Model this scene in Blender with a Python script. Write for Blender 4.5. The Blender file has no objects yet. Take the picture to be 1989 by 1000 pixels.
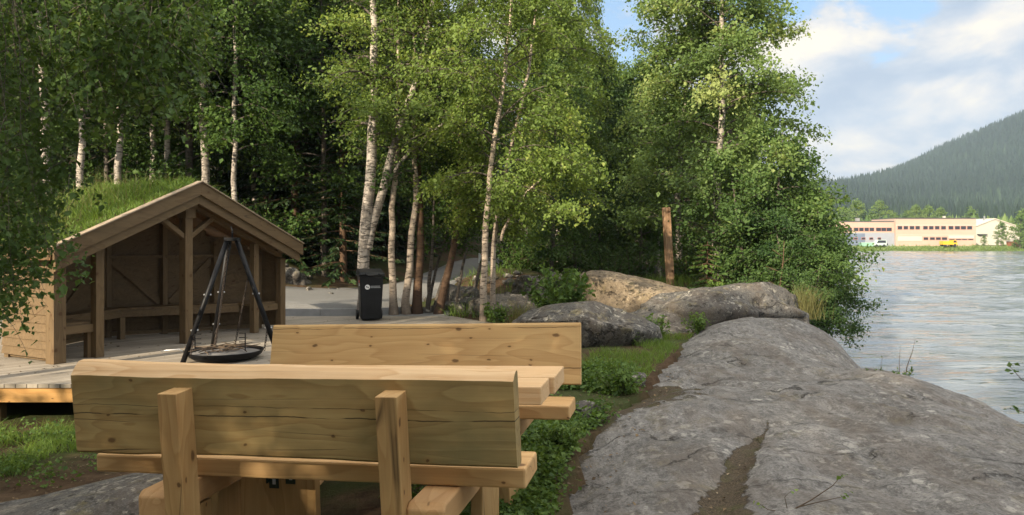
import bpy, bmesh, math, random
import numpy as np
from mathutils import Vector, Matrix, noise as mnoise

SC = bpy.context.scene
COL = SC.collection
R = math.radians
EYE = 1.7                      # camera height above the deck boards (deck top is z = 0)
FPX, CXP, HZ = 1440.0, 994.5, 462.0


def at(px, py, Y):
    return Vector(((px - CXP) / FPX * Y, Y, EYE - (py - HZ) / FPX * Y))


# ------------------------------------------------------------------ camera
cam = bpy.data.cameras.new('camera')
cam.sensor_width = 36.0
cam.lens = 36.0 * FPX / 1989.0
cam.shift_y = -(500.0 - HZ) / 1989.0
cam.clip_start = 0.05
cam.clip_end = 6000
camo = bpy.data.objects.new('camera', cam)
COL.objects.link(camo)
camo.location = (0, 0, EYE)
camo.rotation_euler = (R(90), 0, 0)
SC.camera = camo

# ------------------------------------------------------------------ exposure, sun, sky
SC.view_settings.view_transform = 'Standard'
SC.view_settings.look = 'None'
SC.view_settings.gamma = 1
SC.view_settings.exposure = 1.1
SUN_EL = R(24)
SUN_H = Vector((-0.57, -0.82)).normalized()
sun = bpy.data.lights.new('sun', 'SUN')
sun.energy = 5.0
sun.angle = R(0.6)
sun.color = (1.0, 0.86, 0.66)
suno = bpy.data.objects.new('sun', sun)
COL.objects.link(suno)
sdir = Vector((SUN_H.x * math.cos(SUN_EL), SUN_H.y * math.cos(SUN_EL), math.sin(SUN_EL)))
suno.rotation_euler = (-sdir).to_track_quat('-Z', 'Y').to_euler()
suno.location = (-30, -40, 40)


class G:
    """small node-graph helper"""
    def __init__(self, nt):
        self.nt = nt
        nt.nodes.clear()

    def n(self, kind, _o=0, _p=None, **inp):
        nd = self.nt.nodes.new(kind)
        for k, v in (_p or {}).items():
            setattr(nd, k, v)
        for k, v in inp.items():
            k = k.replace('_', ' ')
            s = nd.inputs[int(k[1:])] if (k[0] == 'i' and k[1:].isdigit()) else nd.inputs[k]
            self.put(s, v)
        return nd if _o is None else nd.outputs[_o]

    def put(self, s, v):
        if isinstance(v, bpy.types.NodeSocket):
            self.nt.links.new(v, s)
        elif isinstance(v, (tuple, list)) and len(v) == 3 and s.type == 'RGBA':
            s.default_value = (*v, 1)
        else:
            s.default_value = v

    def math(self, op, a, b=0.0, clamp=False):
        return self.n('ShaderNodeMath', _p={'operation': op, 'use_clamp': clamp}, i0=a, i1=b)

    def mix(self, f, a, b, blend='MIX'):
        nd = self.nt.nodes.new('ShaderNodeMix')
        nd.data_type = 'RGBA'
        nd.blend_type = blend
        self.put(nd.inputs[0], f)
        self.put(nd.inputs[6], a)
        self.put(nd.inputs[7], b)
        return nd.outputs[2]

    def ramp(self, f, stops, interp='LINEAR'):
        nd = self.nt.nodes.new('ShaderNodeValToRGB')
        nd.color_ramp.interpolation = interp
        e = nd.color_ramp.elements
        while len(e) < len(stops):
            e.new(0.5)
        for el, (p, c) in zip(e, stops):
            el.position = p
            el.color = (c, c, c, 1) if not isinstance(c, (tuple, list)) else (*c, 1)
        self.put(nd.inputs[0], f)
        return nd.outputs[0]

    def noise(self, vec, scale, detail=4, rough=0.55, dist=0.0, out=0):
        return self.n('ShaderNodeTexNoise', out, Vector=vec, Scale=scale, Detail=detail, Roughness=rough, Distortion=dist)

    def mapv(self, vec, scale=(1, 1, 1), loc=(0, 0, 0), rot=(0, 0, 0)):
        return self.n('ShaderNodeMapping', Vector=vec, Scale=scale, Location=loc, Rotation=rot)

    def bump(self, h, strength=0.4, dist=0.02, normal=None):
        nd = self.nt.nodes.new('ShaderNodeBump')
        nd.inputs['Strength'].default_value = strength
        nd.inputs['Distance'].default_value = dist
        self.nt.links.new(h, nd.inputs['Height'])
        if normal is not None:
            self.nt.links.new(normal, nd.inputs['Normal'])
        return nd.outputs[0]


world = bpy.data.worlds.new('World')
SC.world = world
world.use_nodes = True
g = G(world.node_tree)
sky = g.n('ShaderNodeTexSky', None)
sky.sky_type = 'NISHITA'
sky.sun_disc = False
sky.sun_elevation = SUN_EL
sky.sun_rotation = math.atan2(SUN_H.x, SUN_H.y)
sky.air_density = 1.0
sky.dust_density = 0.6
sky.ozone_density = 1.5
dirv = g.n('ShaderNodeTexCoord', 0)
nrm = g.n('ShaderNodeVectorMath', 0, _p={'operation': 'NORMALIZE'}, i0=dirv)
sep = g.n('ShaderNodeSeparateXYZ', None, Vector=nrm)
# cloud layer: heaped banks lit from the upper left, flattened towards the horizon


def cloudn(off, detail):
    v = g.mapv(nrm, scale=(1.6, 1.6, 3.0), loc=(1.35 + off[0], 0.6 + off[1], 0.9 + off[2]))
    return g.noise(v, 3.3, detail, 0.57, 0.3)


def spot(px, py, r):
    d = Vector(((px - CXP) / FPX, 1.0, (HZ - py) / FPX)).normalized()
    dt = g.n('ShaderNodeVectorMath', 1, _p={'operation': 'DOT_PRODUCT'}, i0=nrm, i1=tuple(d))
    return g.ramp(dt, [(math.cos(r * 1.6), 0.0), (math.cos(r * 0.3), 1.0)], 'EASE')


big = cloudn((0, 0, 0), 9)
lit = g.math('SUBTRACT', big, cloudn((-0.07, -0.02, 0.12), 6))
hole = g.math('MAXIMUM', spot(1700, 2, 0.036), g.math('MAXIMUM', spot(1205, 20, 0.06), spot(1520, -5, 0.05)))
heap = g.math('MAXIMUM', spot(1590, 28, 0.045), g.math('MULTIPLY', spot(1640, 255, 0.07), 0.6))
dens = g.math('ADD', g.math('SUBTRACT', big, g.math('MULTIPLY', hole, 0.17)), g.math('MULTIPLY', heap, 0.1))
cov = g.ramp(dens, [(0.335, 0.0), (0.405, 1.0)])
sh = g.math('ADD', g.math('ADD', 0.5, g.math('MULTIPLY', lit, 2.2)), g.math('ADD', g.math('MULTIPLY', heap, 0.10), g.math('MULTIPLY', g.math('SUBTRACT', big, 0.5), 0.35)))
ccol = g.ramp(sh, [(0.20, (3.1, 3.7, 4.6)), (0.44, (3.9, 4.35, 5.0)), (0.58, (4.8, 4.95, 5.2)), (0.74, (5.9, 5.65, 5.4)), (0.96, (7.4, 6.7, 5.5))])
high = g.ramp(g.n('ShaderNodeSeparateXYZ', 2, Vector=nrm), [(0.36, (1.0, 1.0, 1.0)), (0.72, (3.2, 2.9, 2.55))])  # overhead sky brightened out of view, added for extra fill light
skyb = g.mix(0.35, sky.outputs[0], (2.6, 4.6, 7.2))
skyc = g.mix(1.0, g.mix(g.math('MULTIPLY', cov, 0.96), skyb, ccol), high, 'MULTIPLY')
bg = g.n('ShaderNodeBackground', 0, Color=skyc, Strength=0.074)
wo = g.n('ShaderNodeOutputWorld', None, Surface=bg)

# ------------------------------------------------------------------ object helpers


def tag(o, label=None, cat=None, group=None, kind=None):
    if label: o['label'] = label
    if cat: o['category'] = cat
    if group: o['group'] = group
    if kind: o['kind'] = kind
    return o


def empty(name, loc=(0, 0, 0), rz=0.0, label=None, cat=None, group=None):
    o = bpy.data.objects.new(name, None)
    o.empty_display_size = 0.2
    COL.objects.link(o)
    o.location = loc
    o.rotation_euler = (0, 0, rz)
    return tag(o, label, cat, group)


def arr_mesh(name, V, F, mats, smooth=False, midx=None, attrs=None):
    """mesh from numpy arrays; F is (n,3) or (n,4), or a list of such arrays"""
    Fs = F if isinstance(F, list) else [F]
    me = bpy.data.meshes.new(name)
    V = np.asarray(V, dtype=np.float32)
    me.vertices.add(len(V))
    me.vertices.foreach_set('co', V.ravel())
    idx = np.concatenate([np.asarray(f, dtype=np.int32).ravel() for f in Fs])
    tot = np.concatenate([np.full(len(f), f.shape[1], dtype=np.int32) for f in Fs])
    st = np.concatenate([[0], np.cumsum(tot)[:-1]]).astype(np.int32)
    me.loops.add(len(idx))
    me.loops.foreach_set('vertex_index', idx)
    me.polygons.add(len(tot))
    me.polygons.foreach_set('loop_start', st)
    me.polygons.foreach_set('loop_total', tot)
    if midx is not None:
        me.polygons.foreach_set('material_index', np.asarray(midx, dtype=np.int32))
    me.polygons.foreach_set('use_smooth', np.full(len(tot), bool(smooth)))
    for m in (mats if isinstance(mats, (list, tuple)) else [mats]):
        me.materials.append(m)
    for k, (dom, vals) in (attrs or {}).items():
        a = me.attributes.new(k, 'FLOAT', dom)
        a.data.foreach_set('value', np.asarray(vals, dtype=np.float32))
    me.update(calc_edges=True)
    return me


def link(name, me, parent=None):
    o = bpy.data.objects.new(name, me)
    COL.objects.link(o)
    if parent is not None:
        o.parent = parent
    return o


class MB:
    """collects simple solids into one mesh"""
    def __init__(self):
        self.v, self.f, self.sm = [], [], []

    def add(self, vs, fs, smooth=False):
        b = len(self.v)
        self.v += [tuple(p) for p in vs]
        self.f += [tuple(i + b for i in f) for f in fs]
        self.sm += [smooth] * len(fs)
        return self

    def box(self, c, s, rot=None):
        x, y, z = s[0] / 2, s[1] / 2, s[2] / 2
        vs = [Vector(p) for p in [(-x, -y, -z), (x, -y, -z), (x, y, -z), (-x, y, -z), (-x, -y, z), (x, -y, z), (x, y, z), (-x, y, z)]]
        if rot is not None:
            vs = [rot @ p for p in vs]
        c = Vector(c)
        return self.add([p + c for p in vs], [(3, 2, 1, 0), (4, 5, 6, 7), (0, 1, 5, 4), (1, 2, 6, 5), (2, 3, 7, 6), (3, 0, 4, 7)])

    def beam(self, a, b, w, h, up=(0, 0, 1)):
        a, b = Vector(a), Vector(b)
        d = b - a
        L = d.length
        x = d.normalized()
        y = Vector(up).cross(x)
        if y.length < 1e-4:
            y = Vector((0, 1, 0))
        y.normalize()
        z = x.cross(y)
        m = Matrix((x, y, z)).transposed()
        return self.box((a + b) / 2, (L, w, h), m)

    def prism(self, poly, z0, z1, axis='z'):
        """extrude a 2-D polygon (counter-clockwise); axis z: xy polygon, axis y: xz polygon"""
        n = len(poly)
        if axis == 'z':
            vs = [(p[0], p[1], z0) for p in poly] + [(p[0], p[1], z1) for p in poly]
        elif axis == 'y':
            vs = [(p[0], z1, p[1]) for p in poly] + [(p[0], z0, p[1]) for p in poly]
        else:
            vs = [(z0, p[0], p[1]) for p in poly] + [(z1, p[0], p[1]) for p in poly]
        fs = [tuple(range(n - 1, -1, -1)), tuple(range(n, 2 * n))]
        fs += [(i, (i + 1) % n, n + (i + 1) % n, n + i) for i in range(n)]
        return self.add(vs, fs)

    def tube(self, pts, rads, n=8, caps=True, smooth=True):
        pts = [Vector(p) for p in pts]
        if not isinstance(rads, (list, tuple)):
            rads = [rads] * len(pts)
        vs, fs = [], []
        prev = None
        for i, p in enumerate(pts):
            d = (pts[min(i + 1, len(pts) - 1)] - pts[max(i - 1, 0)]).normalized()
            if prev is None:
                u = d.orthogonal().normalized()
            else:
                u = (prev - d * prev.dot(d)).normalized()
            prev = u
            w = d.cross(u)
            for k in range(n):
                a = 2 * math.pi * k / n
                vs.append(p + (u * math.cos(a) + w * math.sin(a)) * rads[i])
        for i in range(len(pts) - 1):
            for k in range(n):
                fs.append((i * n + k, i * n + (k + 1) % n, (i + 1) * n + (k + 1) % n, (i + 1) * n + k))
        self.add(vs, fs, smooth)
        if caps:
            b = len(self.v) - len(vs)
            self.f += [tuple(b + k for k in range(n - 1, -1, -1)), tuple(b + (len(pts) - 1) * n + k for k in range(n))]
            self.sm += [False, False]
        return self

    def lathe(self, prof, n=24, c=(0, 0, 0)):
        vs, fs = [], []
        for r, z in prof:
            for k in range(n):
                a = 2 * math.pi * k / n
                vs.append((c[0] + r * math.cos(a), c[1] + r * math.sin(a), c[2] + z))
        for i in range(len(prof) - 1):
            for k in range(n):
                fs.append((i * n + k, i * n + (k + 1) % n, (i + 1) * n + (k + 1) % n, (i + 1) * n + k))
        return self.add(vs, fs, True)

    def ring(self, c, r, t, m=None, n=8, k=5):
        c = Vector(c)
        pts = []
        for i in range(n):
            a = 2 * math.pi * i / n
            for j in range(k):
                b = 2 * math.pi * j / k
                p = Vector(((r + t * math.cos(b)) * math.cos(a), (r + t * math.cos(b)) * math.sin(a), t * math.sin(b)))
                pts.append(c + (m @ p if m is not None else p))
        fs = [(i * k + j, ((i + 1) % n) * k + j, ((i + 1) % n) * k + (j + 1) % k, i * k + (j + 1) % k) for i in range(n) for j in range(k)]
        return self.add(pts, fs, True)

    def build(self, name, mat, parent=None, bevel=0.0, seg=2):
        me = bpy.data.meshes.new(name)
        me.from_pydata([tuple(p) for p in self.v], [], self.f)
        me.polygons.foreach_set('use_smooth', self.sm)
        me.materials.append(mat)
        me.update()
        o = link(name, me, parent)
        if bevel:
            md = o.modifiers.new('bevel', 'BEVEL')
            md.width = bevel
            md.segments = seg
            md.limit_method = 'ANGLE'
            md.angle_limit = R(40)
        return o


def copy_tree(o, parent=None):
    c = o.copy()
    COL.objects.link(c)
    if parent is not None:
        c.parent = parent
    for ch in list(o.children):
        copy_tree(ch, c)
    return c


def sstep(e0, e1, x):
    t = np.clip((np.asarray(x, dtype=float) - e0) / (e1 - e0), 0, 1)
    return t * t * (3 - 2 * t)


def vnoise(x, y, seed=0):
    """smooth 2-D value noise, vectorised, about -1..1"""
    x = np.asarray(x, dtype=float); y = np.asarray(y, dtype=float)
    xi = np.floor(x).astype(np.int64); yi = np.floor(y).astype(np.int64)
    xf = x - xi; yf = y - yi
    u = xf * xf * (3 - 2 * xf); v = yf * yf * (3 - 2 * yf)
    def h(a, b):
        n = (a * 374761393 + b * 668265263 + seed * 974711) & 0x7fffffff
        n = ((n ^ (n >> 13)) * 1274126177) & 0x7fffffff
        n = (n ^ (n >> 16)) & 0xffff
        return n / 32767.5 - 1
    return (h(xi, yi) * (1 - u) + h(xi + 1, yi) * u) * (1 - v) + (h(xi, yi + 1) * (1 - u) + h(xi + 1, yi + 1) * u) * v


def fbm(x, y, seed=0, o=4):
    s, a = 0, 1
    for k in range(o):
        s = s + a * vnoise(x * 2 ** k + 17.3 * k, y * 2 ** k - 9.1 * k, seed + k)
        a *= 0.5
    return s / 1.9


# ------------------------------------------------------------------ materials


def newmat(name):
    m = bpy.data.materials.new(name)
    m.use_nodes = True
    return m, G(m.node_tree)


def finish(g, color, rough=0.7, normal=None, metallic=0.0, spec=0.4):
    b = g.n('ShaderNodeBsdfPrincipled', None, Base_Color=color, Roughness=rough, Metallic=metallic)
    b.inputs['Specular IOR Level'].default_value = spec
    if normal is not None:
        g.nt.links.new(normal, b.inputs['Normal'])
    g.n('ShaderNodeOutputMaterial', None, Surface=b.outputs[0])


def plain(name, col, rough=0.6, var=0.12, scale=8, metallic=0.0, bump=0.0, spec=0.4):
    m, g = newmat(name)
    oc = g.n('ShaderNodeTexCoord', 3)
    nz = g.noise(oc, scale, 5, 0.6)
    c = g.mix(nz, tuple(max(0, x * (1 - var * 2)) for x in col), tuple(min(1, x * (1 + var * 2)) for x in col))
    finish(g, c, rough, g.bump(nz, bump, 0.01) if bump else None, metallic, spec)
    return m


def wood(name, light, dark, axis=0, rings=9.0, olive=None, knots=True, rough=0.65, crack=True, blotch=0.35, lines=()):
    """sawn timber with the grain along one object axis"""
    m, g = newmat(name)
    oc = g.n('ShaderNodeTexCoord', 3)
    oi = g.n('ShaderNodeObjectInfo', None)
    sc = [1.0, 1.0, 1.0]
    sc[axis] = 0.07
    off = g.n('ShaderNodeVectorMath', 0, _p={'operation': 'SCALE'}, i0=(3.1, 1.7, 2.3))
    off.node.inputs['Scale'].default_value = 1.0
    g.nt.links.new(oi.outputs['Random'], off.node.inputs['Scale'])
    p = g.n('ShaderNodeVectorMath', 0, i0=oc, i1=off)
    st = g.mapv(p, scale=tuple(sc))
    sc3 = [1.0, 1.0, 1.0]
    sc3[axis] = 0.16
    field = g.noise(g.mapv(p, scale=tuple(sc3)), rings * 0.32, 3, 0.45, 0.3)
    ph = g.math('FRACT', g.math('MULTIPLY', field, 16.0))
    ringl = g.ramp(ph, [(0.0, 0.25), (0.72, 0.75), (0.9, 1.0), (1.0, 0.25)])
    sf = [1.0, 1.0, 1.0]
    sf[axis] = 0.02
    fine = g.noise(g.mapv(p, scale=tuple(sf)), 95, 5, 0.65)
    streak = g.noise(g.mapv(p, scale=tuple(sf)), 14, 3, 0.6)
    f = g.math('ADD', g.math('MULTIPLY', ringl, 0.42), g.math('ADD', g.math('MULTIPLY', fine, 0.5), g.math('MULTIPLY', streak, 0.45)))
    c = g.mix(g.ramp(f, [(0.32, 0), (1.0, 1)]), light, dark)
    bl = g.noise(g.mapv(p, scale=tuple(0.45 if i == axis else 1 for i in range(3))), 3.2, 4, 0.6)
    c = g.mix(g.math('MULTIPLY', g.ramp(bl, [(0.38, 0), (0.68, 1)]), blotch), c, olive or dark)
    if knots:
        sx = g.n('ShaderNodeSeparateXYZ', None, Vector=p)
        o_ = [i for i in range(3) if i != axis]
        w_ = g.n('ShaderNodeCombineXYZ', 0, X=g.math('MULTIPLY', sx.outputs[axis], 0.55), Y=g.math('ADD', sx.outputs[o_[1]], g.math('MULTIPLY', sx.outputs[o_[0]], 0.6)))
        w_ = g.n('ShaderNodeVectorMath', 0, i0=w_, i1=g.n('ShaderNodeVectorMath', 0, _p={'operation': 'SCALE'}, i0=g.noise(p, 18, 2, 0.5, out=1)))
        w_.node.inputs[1].links[0].from_node.inputs['Scale'].default_value = 0.018
        for ks, kr0, thr in ((4.3, 0.07, 0.66), (11.0, 0.085, 0.87)):
            vk = g.n('ShaderNodeTexVoronoi', None, _p={'voronoi_dimensions': '2D'}, Vector=w_, Scale=ks)
            sel = g.math('GREATER_THAN', g.n('ShaderNodeSeparateXYZ', 0, Vector=vk.outputs['Color']), thr)
            halo = g.math('MULTIPLY', g.ramp(vk.outputs['Distance'], [(kr0, 1), (kr0 * 3.0, 0)]), sel)
            c = g.mix(g.math('MULTIPLY', halo, 0.45), c, dark)
            kr = g.math('MULTIPLY', g.ramp(vk.outputs['Distance'], [(kr0 * 0.6, 1), (kr0 * 1.1, 0.0)]), sel)
            c = g.mix(g.math('MULTIPLY', kr, 0.78), c, (0.075, 0.035, 0.014))
    if lines:
        sx = g.n('ShaderNodeSeparateXYZ', None, Vector=oc)
        for zl, wd_ in lines:
            wob = g.math('MULTIPLY', g.math('SUBTRACT', g.noise(g.mapv(oc, scale=(1, 0.0, 0.0), loc=(zl * 31, 0, 0)), 2.2, 4, 0.6), 0.5), 0.045)
            dz_ = g.math('ABSOLUTE', g.math('SUBTRACT', g.math('ADD', sx.outputs[2], wob), zl))
            on_ = g.ramp(g.noise(g.mapv(oc, scale=(1, 0, 0), loc=(zl * 17, 3, 0)), 1.6, 3, 0.6), [(0.40, 0.0), (0.47, 1)])
            ln_ = g.math('MULTIPLY', g.math('LESS_THAN', dz_, g.math('MULTIPLY', on_, wd_)), on_)
            c = g.mix(g.math('MULTIPLY', ln_, 0.85), c, (0.03, 0.018, 0.01))
    bh = f
    if crack:
        s2 = [1.0, 1.0, 1.0]
        s2[axis] = 0.03
        cn = g.noise(g.mapv(p, scale=tuple(s2), loc=(4, 2, 7)), 4.5, 1, 0.3)
        cr = g.ramp(g.math('ABSOLUTE', g.math('SUBTRACT', cn, 0.56)), [(0.0, 1), (0.004, 0)])
        cr = g.math('MULTIPLY', cr, g.ramp(g.noise(g.mapv(p, loc=(9, 1, 3)), 1.3, 2), [(0.46, 0), (0.56, 1)]))
        c = g.mix(g.math('MULTIPLY', cr, 0.75), c, (0.03, 0.018, 0.01))
        bh = g.math('SUBTRACT', f, g.math('MULTIPLY', cr, 2.0))
    finish(g, c, rough, g.bump(bh, 0.25, 0.004), 0, 0.25)
    return m


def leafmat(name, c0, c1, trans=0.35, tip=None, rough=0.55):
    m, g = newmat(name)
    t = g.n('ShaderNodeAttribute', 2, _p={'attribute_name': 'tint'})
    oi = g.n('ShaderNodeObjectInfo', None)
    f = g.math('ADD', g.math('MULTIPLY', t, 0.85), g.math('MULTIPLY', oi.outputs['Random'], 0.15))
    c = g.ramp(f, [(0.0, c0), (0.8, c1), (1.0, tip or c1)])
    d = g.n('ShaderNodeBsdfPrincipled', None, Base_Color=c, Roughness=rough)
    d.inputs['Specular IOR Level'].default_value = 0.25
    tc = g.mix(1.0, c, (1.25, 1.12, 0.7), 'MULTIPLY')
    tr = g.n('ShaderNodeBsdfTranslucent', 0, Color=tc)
    mx = g.n('ShaderNodeMixShader', 0, i0=trans, i1=d.outputs[0], i2=tr)
    g.n('ShaderNodeOutputMaterial', None, Surface=mx)
    return m


def barkmat(name, pale, dark, marks=0.5, zs=1.0):
    m, g = newmat(name)
    oc = g.n('ShaderNodeTexCoord', 3)
    lent = g.noise(g.mapv(oc, scale=(3, 3, 14 * zs)), 2.2, 5, 0.65)
    big = g.noise(g.mapv(oc, scale=(2.5, 2.5, 1.4)), 1.6, 5, 0.65)
    mk = g.ramp(lent, [(0.60 - 0.12 * marks, 0), (0.66 - 0.12 * marks, 1)])
    bb = g.ramp(big, [(0.50, 0), (0.60, 1)])
    z = g.n('ShaderNodeSeparateXYZ', 2, Vector=oc)
    low = g.ramp(g.math('ADD', g.math('MULTIPLY', z, 0.8), g.math('MULTIPLY', big, 0.8)), [(0.45, 1), (0.95, 0)])
    fac = g.math('MAXIMUM', g.math('MAXIMUM', g.math('MULTIPLY', mk, 0.85), g.math('MULTIPLY', bb, 0.8 * marks)), g.math('MULTIPLY', low, 0.8))
    pn = g.mix(g.noise(oc, 9, 3), tuple(0.72 * v for v in pale), pale)
    finish(g, g.mix(fac, pn, dark), 0.75, g.bump(g.math('SUBTRACT', lent, fac), 0.5, 0.02), 0, 0.2)
    return m


def rockmat(name, base=(0.20, 0.189, 0.174), pale=(0.40, 0.38, 0.33), dark=(0.055, 0.05, 0.044), warm=0.2, soil=False, dirv=(1, 1, 1), lich=1.0, darkl=0.5):
    m, g = newmat(name)
    oc = g.n('ShaderNodeTexCoord', 3)
    a = g.noise(oc, 1.3, 6, 0.62, 0.4)
    b = g.noise(g.mapv(oc, scale=dirv), 9.0, 9, 0.74, 0.2)
    s = g.noise(oc, 52, 6, 0.75)
    c = g.mix(g.ramp(b, [(0.38, 0), (0.62, 1)]), tuple(0.60 * v for v in base), tuple(1.30 * v for v in base))
    c = g.mix(g.math('MULTIPLY', g.ramp(a, [(0.40, 1), (0.56, 0)]), 0.45), c, tuple(0.45 * v for v in base))
    c = g.mix(g.math('MULTIPLY', g.ramp(s, [(0.36, 1), (0.50, 0)]), 0.7), c, dark)
    c = g.mix(g.math('MULTIPLY', g.ramp(s, [(0.54, 0), (0.66, 1)]), 0.35), c, pale)
    # crusty lichen: pale rosettes in patches, small dark ones everywhere
    wn = g.n('ShaderNodeVectorMath', 0, i0=oc, i1=g.n('ShaderNodeVectorMath', 0, _p={'operation': 'SCALE'}, i0=g.noise(oc, 16, 4, 0.65, out=1)))
    wn.node.inputs[1].links[0].from_node.inputs['Scale'].default_value = 0.13
    patch = g.ramp(g.noise(g.mapv(oc, loc=(2, 6, 0)), 1.25, 4, 0.6), [(0.44, 0.08), (0.60, 1)])
    for sc_v, thr, r0, k in ((8.0, 0.58, 0.36, 0.75), (17.0, 0.62, 0.38, 0.6)):
        v1 = g.n('ShaderNodeTexVoronoi', None, Vector=wn, Scale=sc_v)
        on = g.math('GREATER_THAN', g.n('ShaderNodeSeparateXYZ', 0, Vector=v1.outputs['Color']), thr)
        l1 = g.math('MULTIPLY', g.math('MULTIPLY', g.ramp(v1.outputs['Distance'], [(r0 - 0.06, 1), (r0 + 0.03, 0)]), on), patch)
        l1 = g.math('MULTIPLY', l1, g.ramp(s, [(0.38, 0.35), (0.5, 1)]))
        c = g.mix(g.math('MULTIPLY', l1, k * lich), c, pale)
    v2 = g.n('ShaderNodeTexVoronoi', None, Vector=g.mapv(wn, loc=(3, 1, 2)), Scale=13)
    on2 = g.math('GREATER_THAN', g.n('ShaderNodeSeparateXYZ', 1, Vector=v2.outputs['Color']), 0.55)
    l2 = g.math('MULTIPLY', g.ramp(v2.outputs['Distance'], [(0.26, 1), (0.44, 0)]), on2)
    c = g.mix(g.math('MULTIPLY', l2, darkl), c, dark)
    stn = g.ramp(g.noise(g.mapv(oc, scale=(1.6, 0.45, 1.0), loc=(7, 2, 4)), 1.5, 6, 0.65), [(0.47, 0), (0.62, 0.5)])
    c = g.mix(stn, c, (0.105, 0.082, 0.062))
    yl = g.ramp(g.noise(g.mapv(oc, loc=(5, 3, 1)), 3.3, 6, 0.75), [(0.55, 0), (0.66, 1)])
    c = g.mix(g.math('MULTIPLY', yl, warm), c, (0.24, 0.20, 0.09))
    # cracks
    cv = g.n('ShaderNodeTexVoronoi', None, _p={'feature': 'DISTANCE_TO_EDGE'}, Vector=g.n('ShaderNodeVectorMath', 0, i0=g.mapv(oc, scale=(0.5, 1.2, 1.0)), i1=g.n('ShaderNodeVectorMath', 0, _p={'operation': 'SCALE'}, i0=g.noise(oc, 1.7, 5, 0.65, out=1))), Scale=0.75)
    for l in cv.inputs['Vector'].links[0].from_node.inputs[1].links:
        l.from_node.inputs['Scale'].default_value = 0.9
    cr = g.math('MULTIPLY', g.ramp(cv.outputs[0], [(0.0, 1), (0.02, 0)]), g.ramp(g.noise(oc, 0.9, 2), [(0.45, 0), (0.6, 1)]))
    c = g.mix(g.math('MULTIPLY', cr, 0.8), c, (0.02, 0.018, 0.015))
    h = g.math('ADD', g.math('ADD', g.math('MULTIPLY', b, 0.7), g.math('MULTIPLY', s, 0.35)), g.math('MULTIPLY', cr, -1.2))
    if soil:
        so = g.n('ShaderNodeAttribute', 2, _p={'attribute_name': 'soil'})
        sn = g.noise(oc, 4.5, 7, 0.72)
        sm = g.ramp(g.math('ADD', so, g.math('MULTIPLY', g.math('SUBTRACT', sn, 0.5), 1.5)), [(0.46, 0), (0.54, 1)])
        sc = g.mix(g.ramp(g.noise(oc, 60, 5, 0.75), [(0.35, 0), (0.7, 1)]), (0.028, 0.021, 0.013), (0.115, 0.085, 0.052))
        sc = g.mix(g.math('MULTIPLY', g.ramp(g.noise(oc, 110, 3, 0.7), [(0.60, 0), (0.68, 1)]), 0.7), sc, (0.30, 0.25, 0.18))
        sc = g.mix(g.ramp(g.noise(oc, 5, 3), [(0.5, 0), (0.7, 0.6)]), sc, (0.06, 0.065, 0.02))
        c = g.mix(sm, c, sc)
        h = g.math('ADD', h, g.math('MULTIPLY', sm, -0.6))
    finish(g, c, 0.85, g.bump(h, 0.75, 0.03), 0, 0.2)
    return m


M = {}
M['bench_x'] = wood('bench_wood_long', (0.66, 0.43, 0.20), (0.43, 0.24, 0.095), 0, 8, olive=(0.46, 0.31, 0.13), blotch=0.25)
M['bench_weath'] = wood('bench_wood_weathered', (0.46, 0.335, 0.14), (0.27, 0.165, 0.06), 0, 9, olive=(0.14, 0.125, 0.055), blotch=0.7, lines=((0.285, 0.003), (0.335, 0.0013)))
M['bench_far'] = wood('bench_wood_far_back', (0.66, 0.445, 0.20), (0.45, 0.265, 0.105), 0, 8, olive=(0.48, 0.33, 0.14), blotch=0.25, lines=((0.19, 0.003), (0.49, 0.0022)))
M['bench_top'] = wood('bench_wood_pale', (0.76, 0.56, 0.33), (0.52, 0.31, 0.14), 0, 11, knots=False, crack=True)
M['bench_z'] = wood('bench_wood_upright', (0.52, 0.33, 0.14), (0.33, 0.18, 0.065), 2, 9, olive=(0.27, 0.2, 0.085))
M['bench_y'] = wood('bench_wood_cross', (0.58, 0.37, 0.175), (0.4, 0.22, 0.09), 1, 8)
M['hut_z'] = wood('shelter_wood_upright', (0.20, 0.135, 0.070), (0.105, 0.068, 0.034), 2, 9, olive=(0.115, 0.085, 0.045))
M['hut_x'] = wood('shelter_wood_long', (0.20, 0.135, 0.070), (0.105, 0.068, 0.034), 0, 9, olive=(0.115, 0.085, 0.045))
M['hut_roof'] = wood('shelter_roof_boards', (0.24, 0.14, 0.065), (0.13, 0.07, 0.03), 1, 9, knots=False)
M['hut_edge'] = wood('shelter_roof_edge', (0.42, 0.34, 0.25), (0.28, 0.21, 0.14), 0, 9, knots=False)
M['fascia'] = wood('fresh_fascia_wood', (0.62, 0.36, 0.13), (0.46, 0.24, 0.075), 0, 7)
M['oldpost'] = wood('old_post_wood', (0.46, 0.30, 0.175), (0.23, 0.125, 0.065), 2, 10, olive=(0.30, 0.22, 0.14), rough=0.85)
M['black'] = plain('black_steel', (0.006, 0.006, 0.007), 0.5, 0.3, 30, spec=0.25)
M['steel'] = plain('pale_steel', (0.5, 0.5, 0.5), 0.35, 0.1, 20, 0.8)
M['chain'] = plain('rusty_chain', (0.07, 0.055, 0.045), 0.6, 0.4, 40, 0.5)
M['ash'] = plain('pale_ash', (0.17, 0.16, 0.15), 0.9, 0.25, 20, bump=0.5)
M['twig'] = plain('brown_twig', (0.10, 0.07, 0.045), 0.8, 0.3, 30)
M['stem'] = plain('green_stem', (0.10, 0.11, 0.04), 0.7, 0.3, 20)
M['bin'] = plain('black_bin_plastic', (0.008, 0.009, 0.010), 0.5, 0.3, 9, spec=0.3)
M['white'] = plain('white_print', (0.75, 0.75, 0.73), 0.5, 0.04, 10)
M['greyprint'] = plain('grey_print', (0.42, 0.43, 0.43), 0.5, 0.06, 30)
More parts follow.
